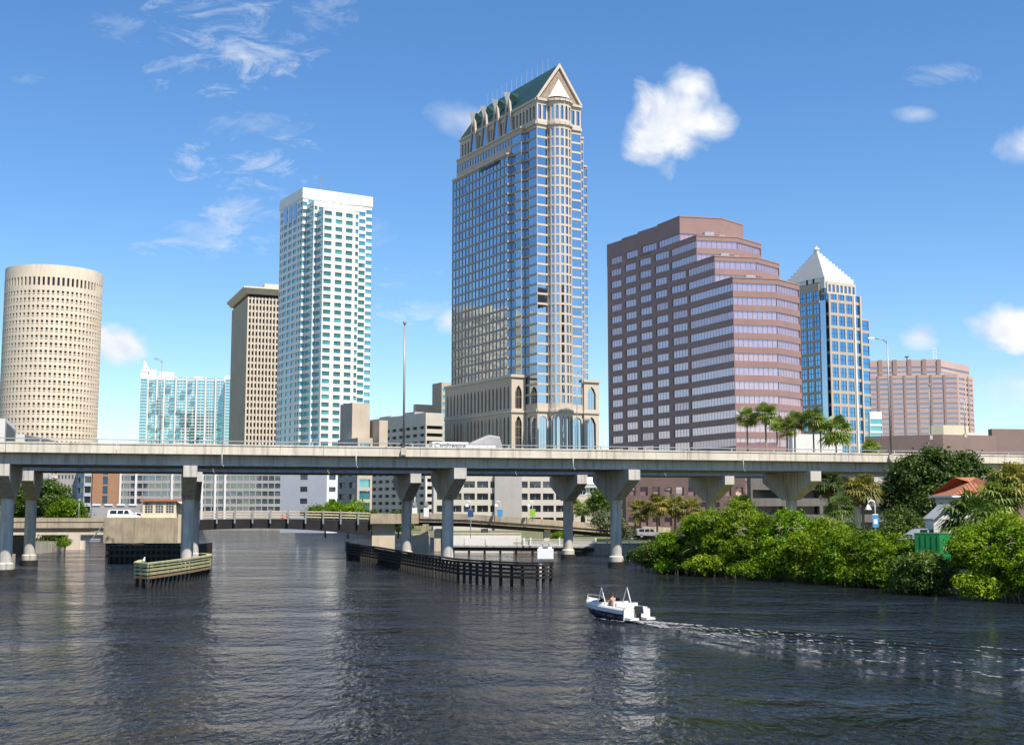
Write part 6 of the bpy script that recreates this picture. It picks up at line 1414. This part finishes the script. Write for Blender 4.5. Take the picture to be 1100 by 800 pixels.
for v in (-1.12, 1.12):
    for u0, u1 in ((-.25, -.8), (-.25, .35)): m = M(); m.tube([bt(u1, v, .95), bt(u0, v, 2.24)], .035, 6); build('bimini_strut', m, 'white_paint', BT)
m = M(); m.tube([bt(2.2, -.72, 1.1), bt(2.35, -.62, 1.4), bt(3.0, -.2, 1.45), bt(3.0, .2, 1.45), bt(2.35, .62, 1.4), bt(2.2, .72, 1.1)], .02, 6); build('bow_rail', m, 'galv', BT)

# person at the helm: one skinned body
def seated_person(label, u, v, zs, face):
    """zs = seat height; sits facing the bow; one continuous skin mesh"""
    J = {}; E = []; Rr = {}
    def j(n_, x, y, z, r, p_=None): J[n_] = Vector((x, y, z)); Rr[n_] = r; E.append((p_, n_)) if p_ else None
    j('pelvis', 0, 0, .10, .135); j('belly', .02, 0, .28, .13, 'pelvis'); j('chest', .03, 0, .47, .145, 'belly'); j('neck0', .03, 0, .60, .075, 'chest'); j('neck', .05, 0, .67, .055, 'neck0')
    j('jaw', .075, 0, .73, .07, 'neck'); j('head', .07, 0, .82, .095, 'jaw'); j('crown', .06, 0, .89, .075, 'head'); j('nose', .165, 0, .795, .018, 'head')
    for s_, t_ in ((-1, 'r'), (1, 'l')):
        j('sh' + t_, .03, s_ * .185, .545, .062, 'chest'); j('el' + t_, .13, s_ * .25, .32, .047, 'sh' + t_); j('wr' + t_, .37, s_ * .17, .36, .032, 'el' + t_); j('pa' + t_, .43, s_ * .15, .375, .036, 'wr' + t_)
        for q, (dy, ln) in enumerate(((-.03, .062), (-.01, .075), (.012, .072), (.032, .055))): j(f'f{q}{t_}', .47, s_ * .15 + dy, .39, .011, 'pa' + t_); j(f'g{q}{t_}', .47 + ln * .7, s_ * .15 + dy, .375, .010, f'f{q}{t_}'); j(f'h{q}{t_}', .47 + ln * .55, s_ * .15 + dy, .345, .009, f'g{q}{t_}')
        j('th' + t_, .43, s_ * .125 - s_ * .045, .40, .011, 'pa' + t_); j('ti' + t_, .465, s_ * .125 - s_ * .06, .385, .010, 'th' + t_)
        j('hip' + t_, .06, s_ * .10, .08, .098, 'pelvis'); j('kn' + t_, .46, s_ * .13, .09, .064, 'hip' + t_); j('ca' + t_, .47, s_ * .13, -.12, .058, 'kn' + t_); j('an' + t_, .44, s_ * .13, -.36, .038, 'ca' + t_); j('to' + t_, .58, s_ * .14, -.395, .034, 'an' + t_)
    names = list(J); r0 = thing('person', label, 'person', bt(u, v, zs))
    ang = BH + face; c_, s2 = math.cos(ang), math.sin(ang)
    me = bpy.data.meshes.new('body'); me.from_pydata([(J[n_].x * c_ - J[n_].y * s2, J[n_].x * s2 + J[n_].y * c_, J[n_].z) for n_ in names], [(names.index(a), names.index(b_)) for a, b_ in E], [])
    o = bpy.data.objects.new('body', me); link(o, r0); sk = o.modifiers.new('skin', 'SKIN'); sk.use_smooth_shade = True
    for i, n_ in enumerate(names): d = me.skin_vertices[0].data[i]; d.radius = (Rr[n_], Rr[n_]); d.use_root = (n_ == 'pelvis')
    ss = o.modifiers.new('sub', 'SUBSURF'); ss.levels = ss.render_levels = 2; me.materials.append(MATS['skin'])
    def P(x, y, z): g = ORG[r0.name]; return (g.x + x * c_ - y * s2, g.y + x * s2 + y * c_, g.z + z)
    m = M(); rg = []
    for z, rx, ox in ((.80, .108, .045), (.86, .104, .05), (.91, .088, .05), (.95, .05, .055)): rg.append([P(ox + rx * math.cos(a) * (1 if math.cos(a) < 0 else .82), rx * math.sin(a), z + (.05 if math.cos(a) > .3 and z < .85 else 0)) for a in [2 * math.pi * k / 16 for k in range(16)]])
    m.loop(rg); build('hair', m, 'hair', r0, True)
    m = M()
    for s_ in (-1, 1): rings = [[P(x, s_ * y + .112 * math.cos(a) * s_ * f, z + .112 * f * math.sin(a)) for a in [2 * math.pi * k / 12 for k in range(12)]] for x, y, z, f in ((-.02, .09, .09, 1.05), (.15, .105, .09, 1.0), (.33, .12, .095, .82))]; m.loop(rings)
    build('shorts', m, 'shorts', r0, True)
    m = M()
    for s_ in (-1, 1): q = P(.155, s_ * .034, .815); m.lathe(q[0], q[1], [(.004, q[2] - .011), (.012, q[2]), (.004, q[2] + .011)], 8)
    build('eyes', m, 'black', r0)
    return r0
seated_person('bare chested person in dark shorts seated at the helm of the motor boat', -.80, .50, .93, .0)

# wake: low ridges of disturbed water with broken foam
fm = bpy.data.materials.new('foam'); fm.use_nodes = True; fm.node_tree.nodes['Principled BSDF'].inputs['Base Color'].default_value = (.36, .37, .37, 1); fm.node_tree.nodes['Principled BSDF'].inputs['Roughness'].default_value = .8; MATS['foam'] = fm
m = M(); st = Vector(bt(-3.4, 0, 0)); back = Vector((-cb, -sb, 0)); sd = Vector((-sb, cb, 0))
def fleck(c, a, ln, wd):
    d = Vector((math.cos(a), math.sin(a), 0)); w = Vector((-d.y, d.x, 0)); z = .035; n_ = 7
    pts = []
    for k in range(n_): t_ = 2 * math.pi * k / n_; f = random.uniform(.55, 1.15); q = c + d * math.cos(t_) * ln * f + w * math.sin(t_) * wd * f; pts.append((q.x, q.y, z + .03 * random.random()))
    m.quad(*pts)
for k in range(3400):
    s_ = abs(random.gauss(0, .45)); s_ = random.uniform(0, 1) ** 1.5 * 36; arm = random.choice((-1, -1, -.6, -.2, .15, .5, .8, 1, 1)); sp = .5 + s_ * .20
    dens_ = math.exp(-s_ / 18)
    if random.random() > dens_ * (.55 + .45 * math.sin(s_ * 1.3 + arm * 3)): continue
    c = st + back * s_ + sd * (arm * sp + random.gauss(0, .10 + .012 * s_)) + Vector((.010 * s_ * s_ * .55, 0, 0))
    ang = math.atan2(back.y, back.x) + arm * .20 + random.gauss(0, .15)
    sz = random.uniform(.03, .11) * (1.25 if s_ < 6 else 1); fleck(c, ang, sz * random.uniform(1.6, 5.0), sz * .45)
for k in range(160):
    c = Vector(bt(random.uniform(-3.2, 1.8), random.choice((-1, 1)) * random.uniform(1.1, 1.45), 0)); c.z = 0; fleck(c, BH, random.uniform(.06, .2), random.uniform(.03, .07))
o = build('wake_foam', m, 'foam'); o['kind'] = 'stuff'
